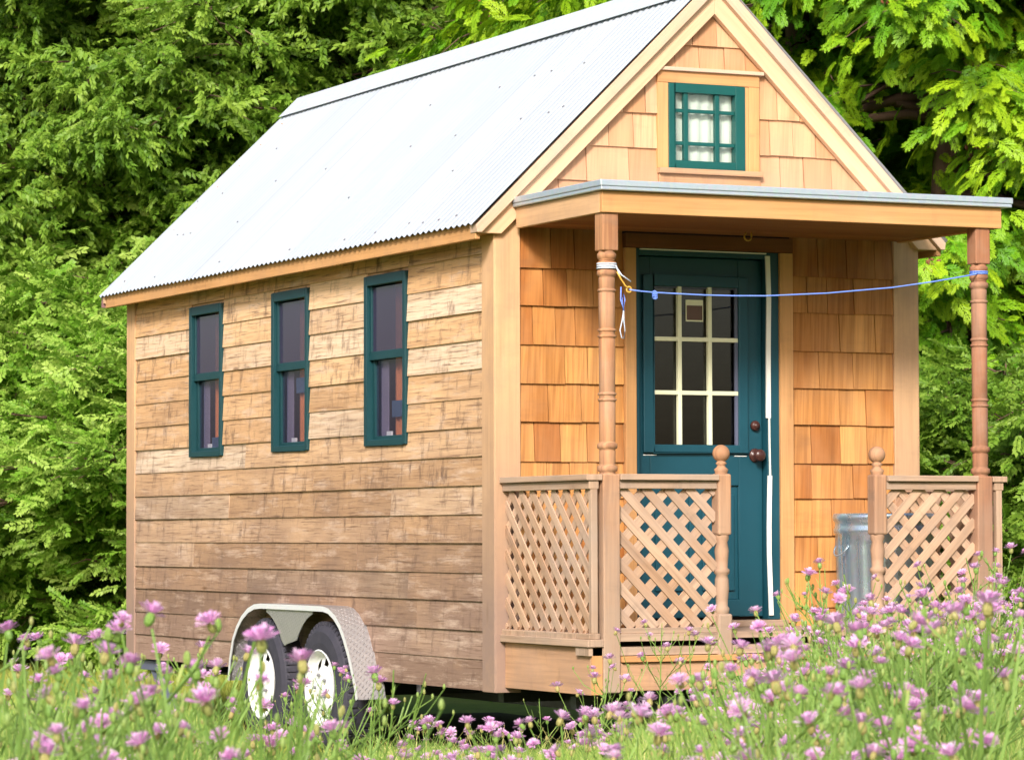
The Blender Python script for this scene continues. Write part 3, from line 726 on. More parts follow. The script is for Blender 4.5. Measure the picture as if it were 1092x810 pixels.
for x0, x1, first in ((.190, .706, -1), (1.629, 2.138, 1)):
    yc, c = rails(x0, x1); p = c.build('lattice_panel', M['rail'], H, bevel=.003)
    b = MB(); b.box(x0, x1, yc-.032, yc+.03, .263, .298, 'x', .2); b.box(x0, x1, yc-.02, yc+.02, .2985, .325, 'x', .7); b.build('bottom_rail', M['rail'], p, bevel=.003)
    l = MB(); lattice(l, x0-.004, x1+.004, .325, .972, lambda a, z: (a, yc, z), (0, -1, 0), first); l.build('lattice', M['lattice'], p)
for s in (0, 1):
    f = (lambda x: x) if not s else (lambda x: 2.3275-x)
    def bx(mb, x0, x1, *r): 
        a, b = sorted((f(x0), f(x1))); mb.box(a, b, *r)
    c = MB(); bx(c, .018, .100, -.955, -.002, 1.006, 1.034, 'y', .3); bx(c, .034, .086, -.945, -.002, .966, 1.0055, 'y', .5); p = c.build('lattice_panel', M['rail'], H, bevel=.003)
    b = MB(); bx(b, .020, .102, -.958, -.002, .240, .275, 'y', .2); bx(b, .032, .088, -.947, -.002, .2755, .302, 'y', .6); b.build('bottom_rail', M['rail'], p, bevel=.003)
    b = MB(); bx(b, .045, .078, -.946, -.916, .302, .9655, 'z', .4); b.build('stile', M['rail'], p, bevel=.002)
    l = MB(); lattice(l, -.918, .004, .300, .970, lambda a, z: (f(.058), a, z), (-1 if not s else 1, 0, 0), 1); l.build('lattice', M['lattice'], p)
# --- porch floor, skirts, steps
b = MB(); y = -D+.02
while y < -.0:
    y2 = min(y+.14, 0); b.box(.03, 2.30, y+.002, y2-.002, .268 if y > -D+.1 else .2, .296 if y > -D+.1 else .238, 'x'); y = y2
b.build('porch_floor', M['rail'], H)
b = MB(); b.box(.195, 2.13, -D+.025, -D+.05, .035, .165, 'x', .3); b.build('porch_skirt', M['skirt'], H, bevel=.003)
b = MB(); b.box(.195, 2.13, -D+.005, -D+.06, .168, .196, 'x', .9); b.build('porch_skirt', M['fascia'], H, bevel=.003)
for xa, xb in ((.048, .074), (2.2535, 2.2795)):
    b = MB(); b.box(xa, xb, -.93, -.002, .018, .239, 'y', .3); b.build('porch_skirt', M['skirt'], H, bevel=.003)
    b = MB(); b.box(xa+.001, xb+.028, -.945, -.931, .02, .239, 'z', .9); b.build('skirt_end_board', M['fascia'], H, bevel=.002)
fr = MB()
for x in (.5, 1.9): fr.box(x-.05, x+.05, -.9, L-.1, -.10, .005, 'y')
for y in (-.6, .2, 1.2, 2.2, 3.2, 4.3, 5.2): fr.box(.12, W-.12, y-.03, y+.03, -.06, -.001, 'x')
for y in (1.965, 2.825): fr.box(-.05, W+.05, y-.03, y+.03, -.10, -.03, 'x')
fr.build('trailer_frame', M['blackpaint'], H)
fl = MB(); fl.box(.08, W-.08, .06, L-.06, .008, .03, 'y'); fl.build('trailer_bed', M['sheath'], H)

# --- wheels and fender
def wheel(yc, xo, sgn, zc=-.055, R=.345):
    tb = MB()
    # tyre outward = xo, axis x (sgn -1: outer side faces -x)
    prof = [(.19, .02), (.205, -.002), (.24, -.006), (.30, -.003), (R-.018, .012), (R, .035), (R+.002, .09), (R, .15), (R-.018, .175), (.28, .19), (.19, .17)]
    pr_ = [(r, xo+(h if sgn < 0 else -h)) for r, h in prof]
    tb.lathe(pr_ if sgn < 0 else pr_[::-1], (0, yc, zc), 'x', 48, .5, cap=False)
    for k in range(56):
        a = 2*math.pi*k/56; ca_, sa = math.cos(a), math.sin(a); 
        for (u0, u1) in ((.018, .07), (.115, .168)):
            rr = (R-.012, R+.009)
            def P(r_, da, u): 
                aa = a+da; return (xo+(u if sgn < 0 else -u), yc+r_*math.cos(aa), zc+r_*math.sin(aa))
            tb.hexa([P(rr[0], -.032, u0), P(rr[0], .032, u0), P(rr[0], .032, u1), P(rr[0], -.032, u1), P(rr[1], -.03, u0+.004), P(rr[1], .03, u0+.004), P(rr[1], .03, u1), P(rr[1], -.03, u1)], (1, 0, 0), .5)
    root = tb.build('wheel', M['rubber'], H, smooth=False)
    rm = MB(); n = 48
    ringp = [(.205, -.008), (.198, -.010), (.19, .012), (.178, .030), (.165, .036), (.12, .022), (.105, .012), (.07, .006), (.05, .010), (.046, -.006), (.03, -.012), (.0005, -.012)]
    vs = [(xo+(h if sgn < 0 else -h), yc+r*math.cos(2*math.pi*k/n), zc+r*math.sin(2*math.pi*k/n)) for r, h in ringp for k in range(n)]
    fc = []
    for i in range(len(ringp)-1):
        for k in range(n):
            if i == 4 and k % 6 in (0, 1, 2): continue
            fc.append((i*n+k, (i+1)*n+k, (i+1)*n+(k+1) % n, i*n+(k+1) % n))
    rm.shared(vs, fc, .5); rm.build('rim', M['rim'], root)
    ln = MB()
    for k in range(5):
        a = k*2*math.pi/5; c = (0, yc+.072*math.cos(a), zc+.072*math.sin(a))
        xs = [(.008, xo+(.008 if sgn < 0 else -.008)), (.010, xo+(-.006*(1 if sgn < 0 else -1))), (.004, xo+(-.012*(1 if sgn < 0 else -1)))]
        ln.lathe(xs, c, 'x', 6, .5)
    ln.build('lug_nuts', M['screw'], root)
for yc in (1.965, 2.825):
    wheel(yc, -.118, -1); wheel(yc, W+.118, 1)
PF = [(3.315, -.06), (3.29, .06), (3.24, .177), (3.175, .248), (3.098, .305), (3.0, .350), (2.90, .374), (2.8, .380), (2.3, .381), (1.88, .380), (1.80, .370), (1.715, .338), (1.64, .290), (1.575, .222), (1.51, .135), (1.46, .045), (1.42, -.03), (1.40, -.09)]
for s in (0, 1):
    f = (lambda x: x) if not s else (lambda x: W-x)
    fd = MB(); u = 0; us = [0]
    for i in range(len(PF)-1): us.append(us[-1]+math.dist(PF[i], PF[i+1]))
    def strip_(x0, x1, dz, mi):
        for i in range(len(PF)-1):
            (ya, za), (yb, zb) = PF[i], PF[i+1]
            q = [(f(x0), ya, za+dz), (f(x1), ya, za+dz), (f(x1), yb, zb+dz), (f(x0), yb, zb+dz)]
            uv = [(us[i], x0), (us[i], x1), (us[i+1], x1), (us[i+1], x0)]
            if s: q, uv = q[::-1], uv[::-1]
            fd.face(q, uv, .5, mi)
    strip_(-.138, .02, 0, 0); strip_(-.136, .02, -.004, 0)
    root = fd.build('fender', M['tread'], H)
    lp = MB()
    for i in range(len(PF)-1):
        (ya, za), (yb, zb) = PF[i], PF[i+1]
        def inn(k):
            a = PF[max(k-1, 0)]; b = PF[min(k+1, len(PF)-1)]; d_ = Vector((b[0]-a[0], b[1]-a[1])).normalized(); nn = Vector((d_.y, -d_.x)); 
            if nn.dot(Vector((2.4-PF[k][0], -.2-PF[k][1]))) < 0: nn = -nn
            return PF[k][0]+nn.x*.028, PF[k][1]+nn.y*.028
        (yc_, zc_), (yd, zd) = inn(i), inn(i+1)
        q = [(f(-.1385), ya, za), (f(-.1385), yb, zb), (f(-.1395), yd, zd), (f(-.1395), yc_, zc_)]
        lp.face(q if not s else q[::-1], None, .5)
        q = [(f(-.1345), ya, za), (f(-.1345), yb, zb), (f(-.1355), yd, zd), (f(-.1355), yc_, zc_)]
        lp.face(q[::-1] if not s else q, None, .5)
    lp.build('fender_lip', M['lip'], root)
    ap = MB()
    # apron between the wheels: follows both wheel arches down to a blunt tip
    arc = lambda yc, a0, a1: [(yc+.40*math.cos(a), -.055+.40*math.sin(a)) for a in np.linspace(a0, a1, 9)]
    poly = [(2.74, .365)] + [p for p in arc(2.825, 1.80, 2.50) if p[1] < .36 and p[0] > 2.485] + [(2.475, .165), (2.455, .155), (2.432, .165)] + [p for p in arc(1.965, .66, 1.35) if p[1] < .36 and p[0] < 2.425] + [(2.05, .365)]
    pts3 = [(f(-.128), y, z) for y, z in poly]
    ap.face(pts3 if s else pts3[::-1], [(y, z) for y, z in (poly if s else poly[::-1])], .5)
    ap.face([(f(-.124), y, z) for y, z in (poly[::-1] if s else poly)], [(y, z) for y, z in (poly[::-1] if s else poly)], .5)
    ap.build('fender_apron', M['tread'], root)
# --- rear stabiliser jack
jk = MB(); jk.bar((.06, 5.15, -.03), (.12, 4.85, GZ+.03), .05, .05, (1, 0, 0)); jk.box(.08, .20, 4.75, 4.90, GZ+.002, GZ+.03); jk.box(.03, .11, 5.0, 5.3, -.07, -.012, 'y')
jk.build('stabiliser_jack', M['jackpaint'], H, bevel=.003)

# ================================================================== things on the porch
cn = empty('trash_can', (1.935, -.42, .298)); tag(cn, 'galvanised ribbed metal trash can standing on the porch behind lattice', 'trash can')
b = MB(); n = 96
lv = [(0, .215), (.02, .222), (.05, .224), (.10, .226), (.40, .240), (.455, .243), (.462, .250), (.48, .253), (.492, .246), (.515, .245), (.525, .254), (.54, .257), (.555, .254), (.56, .247)]
vs = []
for z, r in lv:
    for k in range(n):
        a = 2*math.pi*k/n; rr = r+(.006*math.cos(a*24) if .06 < z < .42 else 0)
        vs.append((rr*math.cos(a), rr*math.sin(a), z))
fc = [(i*n+k, i*n+(k+1) % n, (i+1)*n+(k+1) % n, (i+1)*n+k) for i in range(len(lv)-1) for k in range(n)]
n0 = len(vs); vs += [(.235*math.cos(2*math.pi*k/n), .235*math.sin(2*math.pi*k/n), .56) for k in range(n)]+[(.205*math.cos(2*math.pi*k/n), .205*math.sin(2*math.pi*k/n), .01) for k in range(n)]
tl_ = (len(lv)-1)*n
fc += [(tl_+k, tl_+(k+1) % n, n0+(k+1) % n, n0+k) for k in range(n)]+[(n0+k, n0+(k+1) % n, n0+n+(k+1) % n, n0+n+k) for k in range(n)]+[tuple(range(n0+n, n0+2*n)), tuple(range(n))[::-1]]
b.shared(vs, fc, .5); b.build('can_body', M['can'], cn, smooth=True)
for sgn in (-1, 1):
    h = MB(); h.tube([Vector((sgn*.245, .06*math.cos(a), .40-.05*math.sin(a))) + Vector((sgn*.03*math.sin(a), 0, 0)) for a in np.linspace(0, math.pi, 10)], .004, 6); h.build('can_handle', M['can'], cn, smooth=True)

yl = -D+.012
ln = empty('clothesline', (.16, yl, 1.99)); tag(ln, 'blue rope clothesline strung between the two turned porch posts', 'clothesline')
def rel(p): return Vector(p)-Vector((.16, yl, 1.99))
b = MB()
pts = [(.242, yl, 1.889), (.30, yl, 1.883), (.373, yl, 1.879), (.63, yl, 1.874), (.80, yl, 1.875), (.965, yl, 1.879), (1.3, yl, 1.901), (1.663, yl, 1.938), (1.9, yl, 1.974), (2.135, yl, 2.016), (2.15, yl+.01, 2.02)]
b.tube([rel(p) for p in pts], .0038, 6); 
for z in (2.022, 2.031): b.tube([rel((2.181+.043*math.cos(a), -D+.055+.043*math.sin(a), z)) for a in np.linspace(0, 2*math.pi, 18)], .004, 6)
for k in range(3): b.tube([rel((.375+.012*math.cos(a), yl+.004*math.sin(2*a), 1.878-.010*k+.008*math.sin(a))) for a in np.linspace(0, 6.2, 10)], .0036, 5)
b.tube([rel((.372, yl, 1.875)), rel((.380, yl, 1.845))], .0036, 5)
b.build('line_rope', M['rope'], ln, smooth=True)
b = MB()
for z in (1.988, 1.998, 2.008): b.tube([rel((.1465+.044*math.cos(a), -D+.055+.044*math.sin(a), z)) for a in np.linspace(0, 2*math.pi, 18)], .004, 6)
b.tube([rel((.175, yl, 1.99)), rel((.20, yl-.005, 1.955)), rel((.245, yl-.01, 1.925))], .0032, 5); b.tube([rel((.172, yl, 2.0)), rel((.185, yl-.005, 1.965)), rel((.20, yl, 1.95))], .0032, 5)
b.build('knot', M['whiterope'], ln, smooth=True)
b = MB(); b.tube([rel((.178, yl, 1.97)), rel((.20, yl, 1.935)), rel((.222, yl, 1.905))]+[rel((.240+.013*math.cos(a), yl, 1.889+.013*math.sin(a))) for a in np.linspace(2.3, 2.3-6.2, 14)], .004, 6); b.build('hook', M['yellow'], ln, smooth=True)
b = MB(); x = .207
b.tube([rel(p) for p in ((x-.008, yl, 1.90), (x-.010, yl, 1.84), (x+.004, yl, 1.80), (x+.012, yl, 1.84), (x+.004, yl, 1.87), (x-.004, yl, 1.835), (x+.006, yl, 1.79))], .0034, 5); b.build('hanging_cord', M['rope'], ln, smooth=True)
b = MB(); b.tube([rel(p) for p in ((x+.006, yl, 1.79), (x-.004, yl, 1.74), (x-.014, yl, 1.70), (x-.006, yl, 1.665), (x+.006, yl, 1.66), (x+.012, yl, 1.70), (x+.006, yl, 1.745), (x+.004, yl, 1.79))], .003, 5); b.build('cord_loop', M['whiterope'], ln, smooth=True)

st = empty('entry_steps', (1.16, -D-.25, GZ)); tag(st, 'weathered wooden entry steps half hidden by knapweed below the door', 'steps')
for k, (yy, zt) in enumerate(((-.02, .50), (-.27, .30))):
    b = MB()
    b.box(-.36, .36, .22+yy-.30, .22+yy-.02, zt-.04, zt, 'x'); b.build('tread', M['rail'], st, bevel=.004)
    b = MB(); b.box(-.34, .34, .22+yy-.27, .22+yy-.245, 0, zt-.042, 'x'); b.build('riser', M['skirt'], st)
#__VEG__
# ================================================================== VEGETATION
def frames(d, nh):
    """rotation matrices (K,3,3) with x along d and z close to nh"""
    d = d/np.linalg.norm(d, axis=1, keepdims=True)
    y = np.cross(nh, d); y /= np.maximum(np.linalg.norm(y, axis=1, keepdims=True), 1e-6)
    z = np.cross(d, y); return np.stack([d, y, z], axis=2)

def scatter(tv, tf, tt, R, pos, scl, tint):
    K = len(pos); n = len(tv)
    v = np.einsum('kij,nj->kni', R, tv)*scl[:, None, None]+pos[:, None, :]
    f = tf[None]+(np.arange(K)*n)[:, None, None]
    t_ = np.clip(tint[:, None]+tt[None], 0, 1)
    return v.reshape(-1, 3), f.reshape(-1, tf.shape[1]), t_.ravel()

def spray_cedar(seed):
    q = np.random.default_rng(seed); v, f, t = [], [], []
    def dia(a, b, w, tt):
        a, b = np.array(a, float), np.array(b, float); d = b-a; p = np.array([-d[1], d[0], 0]); p /= np.linalg.norm(p)+1e-9
        m = a+d*.45; n = len(v); v.extend([a, m+p*w, b, m-p*w]); f.append([n, n+1, n+2, n+3]); t.append(tt)
    N = 11
    for i in range(N):
        x = .08+.86*i/N; l = .46*(1-.62*i/N)*q.uniform(.75, 1.15)
        for s in (-1, 1):
            a = math.radians(q.uniform(32, 50)); b = (x+l*math.cos(a), s*l*math.sin(a), 0)
            dia((x, 0, 0), b, .024, .10*i/N)
            for g_ in (.3, .52, .74):
                c = (x+l*g_*math.cos(a), s*l*g_*math.sin(a), 0); l2 = l*.42*(1.2-g_)
                for s2 in (-1, 1):
                    a2 = a*s+s2*.6; dia(c, (c[0]+l2*math.cos(a2), c[1]+l2*math.sin(a2), 0), .016, .06+.12*i/N)
    for i in range(3): dia((i*.33, 0, 0), ((i+1)*.345, 0, 0), .024, .05*i)
    v = np.array(v); v[:, 2] = -.32*v[:, 0]**2-.35*v[:, 1]**2+q.normal(0, .008, len(v))
    return v, np.array(f), np.array(t)

def twig_leaf(seed, n, ll, lw, droop, spread=1.0):
    q = np.random.default_rng(seed); v, f, t = [], [], []
    for i in range(n):
        s = 1 if i % 2 else -1; x = .12+.88*(i//2*2+ (i % 2)*.6)/n; l = ll*q.uniform(.7, 1.2); w = lw*q.uniform(.8, 1.2)
        yw = s*q.uniform(.5, 1.1)*spread if i < n-1 else 0; pt = -q.uniform(.1, 1.)*droop
        d = np.array([math.cos(yw)*math.cos(pt), math.sin(yw)*math.cos(pt), math.sin(pt)])
        sd_ = np.cross(d, [q.uniform(-.4, .4), q.uniform(-.4, .4), 1]); sd_ /= np.linalg.norm(sd_); up_ = np.cross(sd_, d)
        a = np.array([x, 0, -.25*droop*x*x]); k = len(v)
        m = a+d*l*.45; tip = a+d*l-up_*l*.15*droop
        v += [a, m+sd_*w+up_*w*.35, tip, m-sd_*w+up_*w*.35, m-up_*0]; f += [[k, k+4, k+2, k+1], [k, k+3, k+2, k+4]]; tt = q.uniform(-.12, .12)+.15*x; t += [tt, tt]
    k = len(v); v += [np.array(p, float) for p in ((0, .006, 0), (0, -.006, 0), (1, -.003, -.25*droop), (1, .003, -.25*droop))]; f.append([k, k+1, k+2, k+3]); t.append(-.2)
    return np.array(v), np.array(f), np.array(t)

CED = [spray_cedar(i) for i in range(4)]
TWA = [twig_leaf(20+i, 16, .25, .058, .9) for i in range(4)]       # long drooping leaflets
TWB = [twig_leaf(40+i, 18, .20, .062, .35, 1.2) for i in range(4)]   # small upright leaves
TWC = [twig_leaf(60+i, 14, .25, .085, .6, 1.1) for i in range(4)]      # broad leaves

def tree_mesh(kind, H, R, seed, nlimb, z0, templ, size, mat, per=10, sprays=5, droop=.4, taper=.7, upt=.2, tr=.09, cones=0, tint_lo=.05, tint_hi=.8, face=None, sag=.2):
    """returns (trunk builder, crown arrays): real limbs, side branches and leafy sprays set along them"""
    q = np.random.default_rng(seed)
    tb = MB()
    tp = [(0.12*math.sin(i*1.3+seed)*i/8, .12*math.cos(i*1.7+seed)*i/8, H*i/8) for i in range(9)]
    tb.tube([(x, y, z-.05 if i == 0 else z) for i, (x, y, z) in enumerate(tp)], [tr*(1-.88*i/8) for i in range(9)], 8)
    P, Dr, Nh, S, T = [], [], [], [], []
    for k in range(nlimb):
        u = (k+q.random())/nlimb; z = z0+(H-z0)*u**.9; upk = upt+q.normal(0, .22)
        az = q.uniform(0, 2*math.pi)
        if taper > 0: Lk = R*((1-u)**taper*.95+.10)*q.uniform(.65, 1.15)
        else: Lk = R*(math.sin(math.pi*min(.97, max(.12, u*.86+.14)))**.6)*q.uniform(.6, 1.15)
        if Lk < .25: continue
        i8 = min(7, int(z/H*8)); fr_ = z/H*8-i8
        base = np.array(tp[i8])*(1-fr_)+np.array(tp[i8+1])*fr_
        dh = np.array([math.cos(az), math.sin(az), 0.]); n = 7
        pts = [base+dh*Lk*s+np.array([0, 0, Lk*(upk*s-droop*s*s*1.2+.25*droop*max(0, s-.75)*4*s)])+q.normal(0, .03, 3)*s for s in np.linspace(0, 1, n)]
        tb.tube(pts, [max(.004, tr*.30*(Lk/R)*(1-s*.9)) for s in np.linspace(0, 1, n)], 4)
        nb = max(3, int(per*Lk/R*1.2))
        for b in range(nb):
            s = q.uniform(.22, 1.)**.75; j = min(n-2, int(s*(n-1))); g_ = s*(n-1)-j
            o = pts[j]*(1-g_)+pts[j+1]*g_
            side = q.choice([-1, 1])*q.uniform(.3, 1.25) if s < .95 else q.uniform(-.4, .4)
            ca_, sa_ = math.cos(side), math.sin(side)
            bd = np.array([dh[0]*ca_-dh[1]*sa_, dh[0]*sa_+dh[1]*ca_, q.uniform(-.25, .35)-droop*.4])
            bl = Lk*q.uniform(.22, .42)*(1.15-s*.6)+.15
            end = o+bd*bl+np.array([0, 0, -droop*.35*bl])
            if q.random() < .5: tb.tube([o, (o+end)/2+np.array([0, 0, .04]), end], [.011, .008, .003], 3)
            for m in range(sprays):
                w = q.uniform(.15, 1.); p_ = o+(end-o)*w+q.normal(0, .09, 3)
                ang = q.uniform(-1.1, 1.1); c_, s_ = math.cos(ang), math.sin(ang)
                dd = np.array([bd[0]*c_-bd[1]*s_, bd[0]*s_+bd[1]*c_, bd[2]-sag+q.normal(0, .38)])
                P.append(p_); Dr.append(dd); Nh.append(np.array([dh[0]*.6, dh[1]*.6, .9])+q.normal(0, .35 if templ is CED else .8, 3)); S.append(size*q.uniform(.65, 1.25))
                T.append(tint_lo+(tint_hi-tint_lo)*np.clip(.15+.45*s+.35*w+q.normal(0, .17)-.15, 0, 1))
    P, Dr, Nh, S, T = map(np.array, (P, Dr, Nh, S, T))
    idx = q.integers(0, len(templ), len(P)); V, F, TT = [], [], []; off = 0
    for i, (tv, tf, tt) in enumerate(templ):
        m = idx == i
        v, f, t_ = scatter(tv, tf, tt, frames(Dr[m], Nh[m]), P[m], S[m], T[m]); V.append(v); F.append(f+off); TT.append(t_); off += len(v)
    cn_ = []
    if cones:
        far_ = np.argsort(-np.hypot(P[:, 0], P[:, 1])-.25*q.random(len(P))*R)[:len(P)//3]
        for p_ in P[q.choice(far_, cones)]: cn_.append(p_)
    return tb, (np.concatenate(V), np.concatenate(F), np.concatenate(TT)), cn_

PROTO = {}
def make_tree(name, key, loc, rz, label, cat, group, mat, scale=1., **kw):
    r = empty(name, loc); r.rotation_euler = (0, 0, rz); r.scale = (scale,)*3
    tag(r, label, cat, group)
    if key not in PROTO:
        tb, (v, f, t_), cn_ = tree_mesh(key, mat=mat, **kw)
        a = tb.build('trunk', M['bark'], r, smooth=True)
        b = np_mesh('crown', v, f, t_, M[mat], r)
        ps = [a, b]
        if cn_:
            c = MB(); q = random.Random(5)
            for p in cn_:
                for _ in range(16):
                    o = Vector(p)+Vector((q.gauss(0, .045), q.gauss(0, .045), q.gauss(-.02, .03))); s = .014
                    d = Vector((q.gauss(0, 1), q.gauss(0, 1), q.gauss(0, 1))).normalized()*s*1.7; e = d.orthogonal().normalized()*s
                    g_ = d.cross(e).normalized()*s*.8
                    c.shared([o-d, o+e, o+g_, o-e, o-g_, o+d], [(0, 1, 2), (0, 2, 3), (0, 3, 4), (0, 4, 1), (5, 2, 1), (5, 3, 2), (5, 4, 3), (5, 1, 4)], q.random())
            k = c.build('cone_clusters', M['cone'], r); k['kind'] = 'stuff'; ps.append(k)
        PROTO[key] = ps
    else:
        for s in PROTO[key]:
            c = s.copy(); COL.objects.link(c); c.parent = r
    return r

CK = dict(H=10.5, R=2.3, nlimb=120, z0=.25, templ=CED, size=.225, per=20, sprays=11, droop=.42, taper=.45, upt=.05, tr=.16, cones=150, sag=.42, tint_lo=.12, tint_hi=.95)
cl_ = ['western red cedar right of the porch post with drooping yellow green fans', 'tall cedar rising behind the right gable slope with reddish cone clusters',
       'cedar at the far right edge with dark gaps between its sprays', 'cedar standing behind the roof peak, seen over the ridge top', 'cedar just outside the right end of the cedar row']
for i, (px, dd, rz, k, sc_) in enumerate([(1010, 25.5, .3, 'c1', 1.), (855, 27., 2.1, 'c2', 1.05), (1120, 27.5, 4., 'c1', 1.08), (720, 29.5, 1.2, 'c1', .98), (1235, 26., 5.2, 'c2', 1.)]):
    make_tree('cedar_tree', k, ground_at(px, dd), rz, cl_[i], 'tree', 'cedar trees behind the house', 'cedar', sc_, seed=3 if k == 'c1' else 8, **CK)
# broadleaf trees on the left
AK = dict(H=9.5, R=2.9, nlimb=120, z0=.5, templ=TWA, size=.25, per=22, sprays=15, droop=.22, taper=0, upt=.35, tr=.13, sag=.35, tint_lo=.0, tint_hi=.85)
BK = dict(H=8.5, R=2.7, nlimb=110, z0=.5, templ=TWC, size=.26, per=19, sprays=11, droop=.2, taper=0, upt=.4, tr=.12, sag=.15, tint_lo=.1, tint_hi=1.)
for i, (px, dd, rz, k, sc_, lb) in enumerate([
        (230, 33.5, .4, 'a1', 1., 'broadleaf tree with long drooping leaf sprays left of the roof ridge end'),
        (40, 35., 2.4, 'a1', 1.05, 'broadleaf tree with bare brown twigs at the upper left corner'),
        (420, 35.5, 4.0, 'a2', 1., 'feathery broadleaf tree seen above the middle of the metal roof'),
        (570, 32.5, 1.1, 'b1', 1., 'bright green maple like tree above the upper half of the roof'),
        (130, 32.6, 5.1, 'a2', .92, 'lighter broadleaf tree standing between the upper left tree and the ridge end'),
        (330, 32.2, 2.2, 'b1', .9, 'round leaved tree showing just above the ridge end of the roof'),
        (-150, 34., 3.0, 'b1', 1., 'broadleaf tree just beyond the left edge of the tree line')]):
    make_tree('broadleaf_tree', k, ground_at(px, dd), rz, lb, 'tree', 'broadleaf trees behind the house', 'broad', sc_, seed={'a1': 5, 'a2': 6, 'b1': 9}[k], **(AK if k[0] == 'a' else BK))
SK = dict(H=3.3, R=1.75, nlimb=100, z0=.04, templ=TWB, size=.26, per=15, sprays=9, droop=.16, taper=0, upt=.25, tr=.05, sag=0., tint_lo=.05, tint_hi=1.)
SK2 = dict(H=3.9, R=1.6, nlimb=60, z0=.3, templ=TWC, size=.26, per=14, sprays=7, droop=.1, taper=0, upt=.6, tr=.05, sag=-.05, tint_lo=.1, tint_hi=1.)
for i, (px, dd, rz, k, sc_, lb) in enumerate([
        (95, 29.5, .4, 's1', .98, 'rounded small leaved shrub pressing against the rear corner of the house'),
        (-10, 30.5, 2.0, 's1', .92, 'small leaved shrub at the left edge beside the lawn'),
        (15, 32., 1.0, 's2', 1., 'tall shrub with bright broad leaves left of the eave end'),
        (230, 30.5, 3.3, 's1', .9, 'small leaved shrub hidden behind the long siding wall'),
        (130, 32., 4.4, 's2', 1.05, 'tall broad leaved shrub behind the eave end'),
        (-160, 30., 4.4, 's1', 1.05, 'small leaved shrub left of the lawn strip'),
        (150, 28.4, 5.4, 's1', .85, 'small leaved shrub beside the lower rear corner board'),
        (1085, 23.0, 2.5, 's3', .7, 'low leafy shrub at the right edge beyond the porch rail')]):
    make_tree('leafy_shrub', k, ground_at(px, dd), rz, lb, 'shrub', 'shrubs along the tree line', 'shrub' if k != 's3' else 'broad', sc_, seed={'s1': 15, 's2': 16, 's3': 17}[k], **(SK2 if k == 's2' else SK))
# back row of dark conifers
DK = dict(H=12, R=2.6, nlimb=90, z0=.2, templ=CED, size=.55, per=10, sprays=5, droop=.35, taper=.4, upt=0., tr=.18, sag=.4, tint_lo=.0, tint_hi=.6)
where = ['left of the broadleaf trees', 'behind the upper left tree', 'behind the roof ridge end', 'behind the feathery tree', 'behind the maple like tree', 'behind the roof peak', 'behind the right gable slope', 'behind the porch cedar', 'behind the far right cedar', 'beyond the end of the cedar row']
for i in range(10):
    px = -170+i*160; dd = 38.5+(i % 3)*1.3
    make_tree('dark_conifer', 'd1', ground_at(px, dd), i*1.7, 'dark conifer coloured as deep shade '+where[i], 'tree', 'dark conifers at the back', 'dark', 1+.06*(i % 3), seed=21, **DK)
for i in range(7):
    x = -20+i*5.2; make_tree('broadleaf_tree', 'a1' if i % 2 else 'b1', (x-6, -33+1.5*(i % 3)-.45*x, GZ), i*1.3, 'broadleaf tree across the meadow that the door glass mirrors', 'tree', 'trees across the meadow mirrored in the door glass', 'broad', .95)
# far wood that closes the view
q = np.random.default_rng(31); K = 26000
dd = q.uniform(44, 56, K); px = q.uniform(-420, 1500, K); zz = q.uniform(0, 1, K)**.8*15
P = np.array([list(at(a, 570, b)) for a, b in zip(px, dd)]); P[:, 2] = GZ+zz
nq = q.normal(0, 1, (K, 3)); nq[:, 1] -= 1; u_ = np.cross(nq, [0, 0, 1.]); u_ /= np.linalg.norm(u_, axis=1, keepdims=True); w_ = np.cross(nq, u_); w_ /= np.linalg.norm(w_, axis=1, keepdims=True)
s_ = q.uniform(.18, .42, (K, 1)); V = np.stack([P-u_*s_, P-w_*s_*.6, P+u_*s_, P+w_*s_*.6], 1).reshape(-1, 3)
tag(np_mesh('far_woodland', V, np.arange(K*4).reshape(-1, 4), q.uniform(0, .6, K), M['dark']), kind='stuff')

# ------------------------------------------------------------------ grass
ENV = [(-60, 705), (60, 705), (130, 712), (200, 715), (240, 752), (300, 772), (385, 768), (430, 758), (470, 760), (560, 762), (640, 752), (700, 728), (760, 712), (840, 672), (880, 645), (950, 642), (1092, 632), (1160, 632)]
ex = [e[0] for e in ENV]; ey = [e[1] for e in ENV]
def zmax(px, d, add=0): return CAM.z-(np.interp(px, ex, ey)+add-569.9)/F_PX*d
def blades(name, mat, px, d, h, w, lean, tint, label=None, seg=3):
    K = len(px); q = np.random.default_rng(len(px))
    X = (px-546)/F_PX*d
    base = np.stack([CAM.x+rt.x*X+math.sin(-yaw)*d, CAM.y+rt.y*X+math.cos(yaw)*d, np.full(K, GZ-.01)], 1)
    a = q.uniform(0, 2*math.pi, K); ld = np.stack([np.cos(a), np.sin(a), 0*a], 1); b = q.uniform(-.9, .9, K)+math.atan2(rt.y, rt.x); sd_ = np.stack([np.cos(b), np.sin(b), 0*b], 1)
    V = np.zeros((K, 2*(seg+1), 3))
    for i in range(seg+1):
        s = i/seg; c = base+np.stack([0*h, 0*h, h*(s-.25*lean*s*s)], 1)+ld*(h*lean*s*s*.7)[:, None]
        ww = (w*(1-s*.92)**.7)[:, None]*sd_
        V[:, 2*i] = c-ww; V[:, 2*i+1] = c+ww
    f = np.array([[2*i, 2*i+1, 2*i+3, 2*i+2] for i in range(seg)])
    F = (f[None]+(np.arange(K)*2*(seg+1))[:, None, None]).reshape(-1, 4)
    o = np_mesh(name, V.reshape(-1, 3), F, np.repeat(tint, seg), M[mat]); tag(o, kind='stuff'); return o
HX0, HX1 = -.15, W+.15
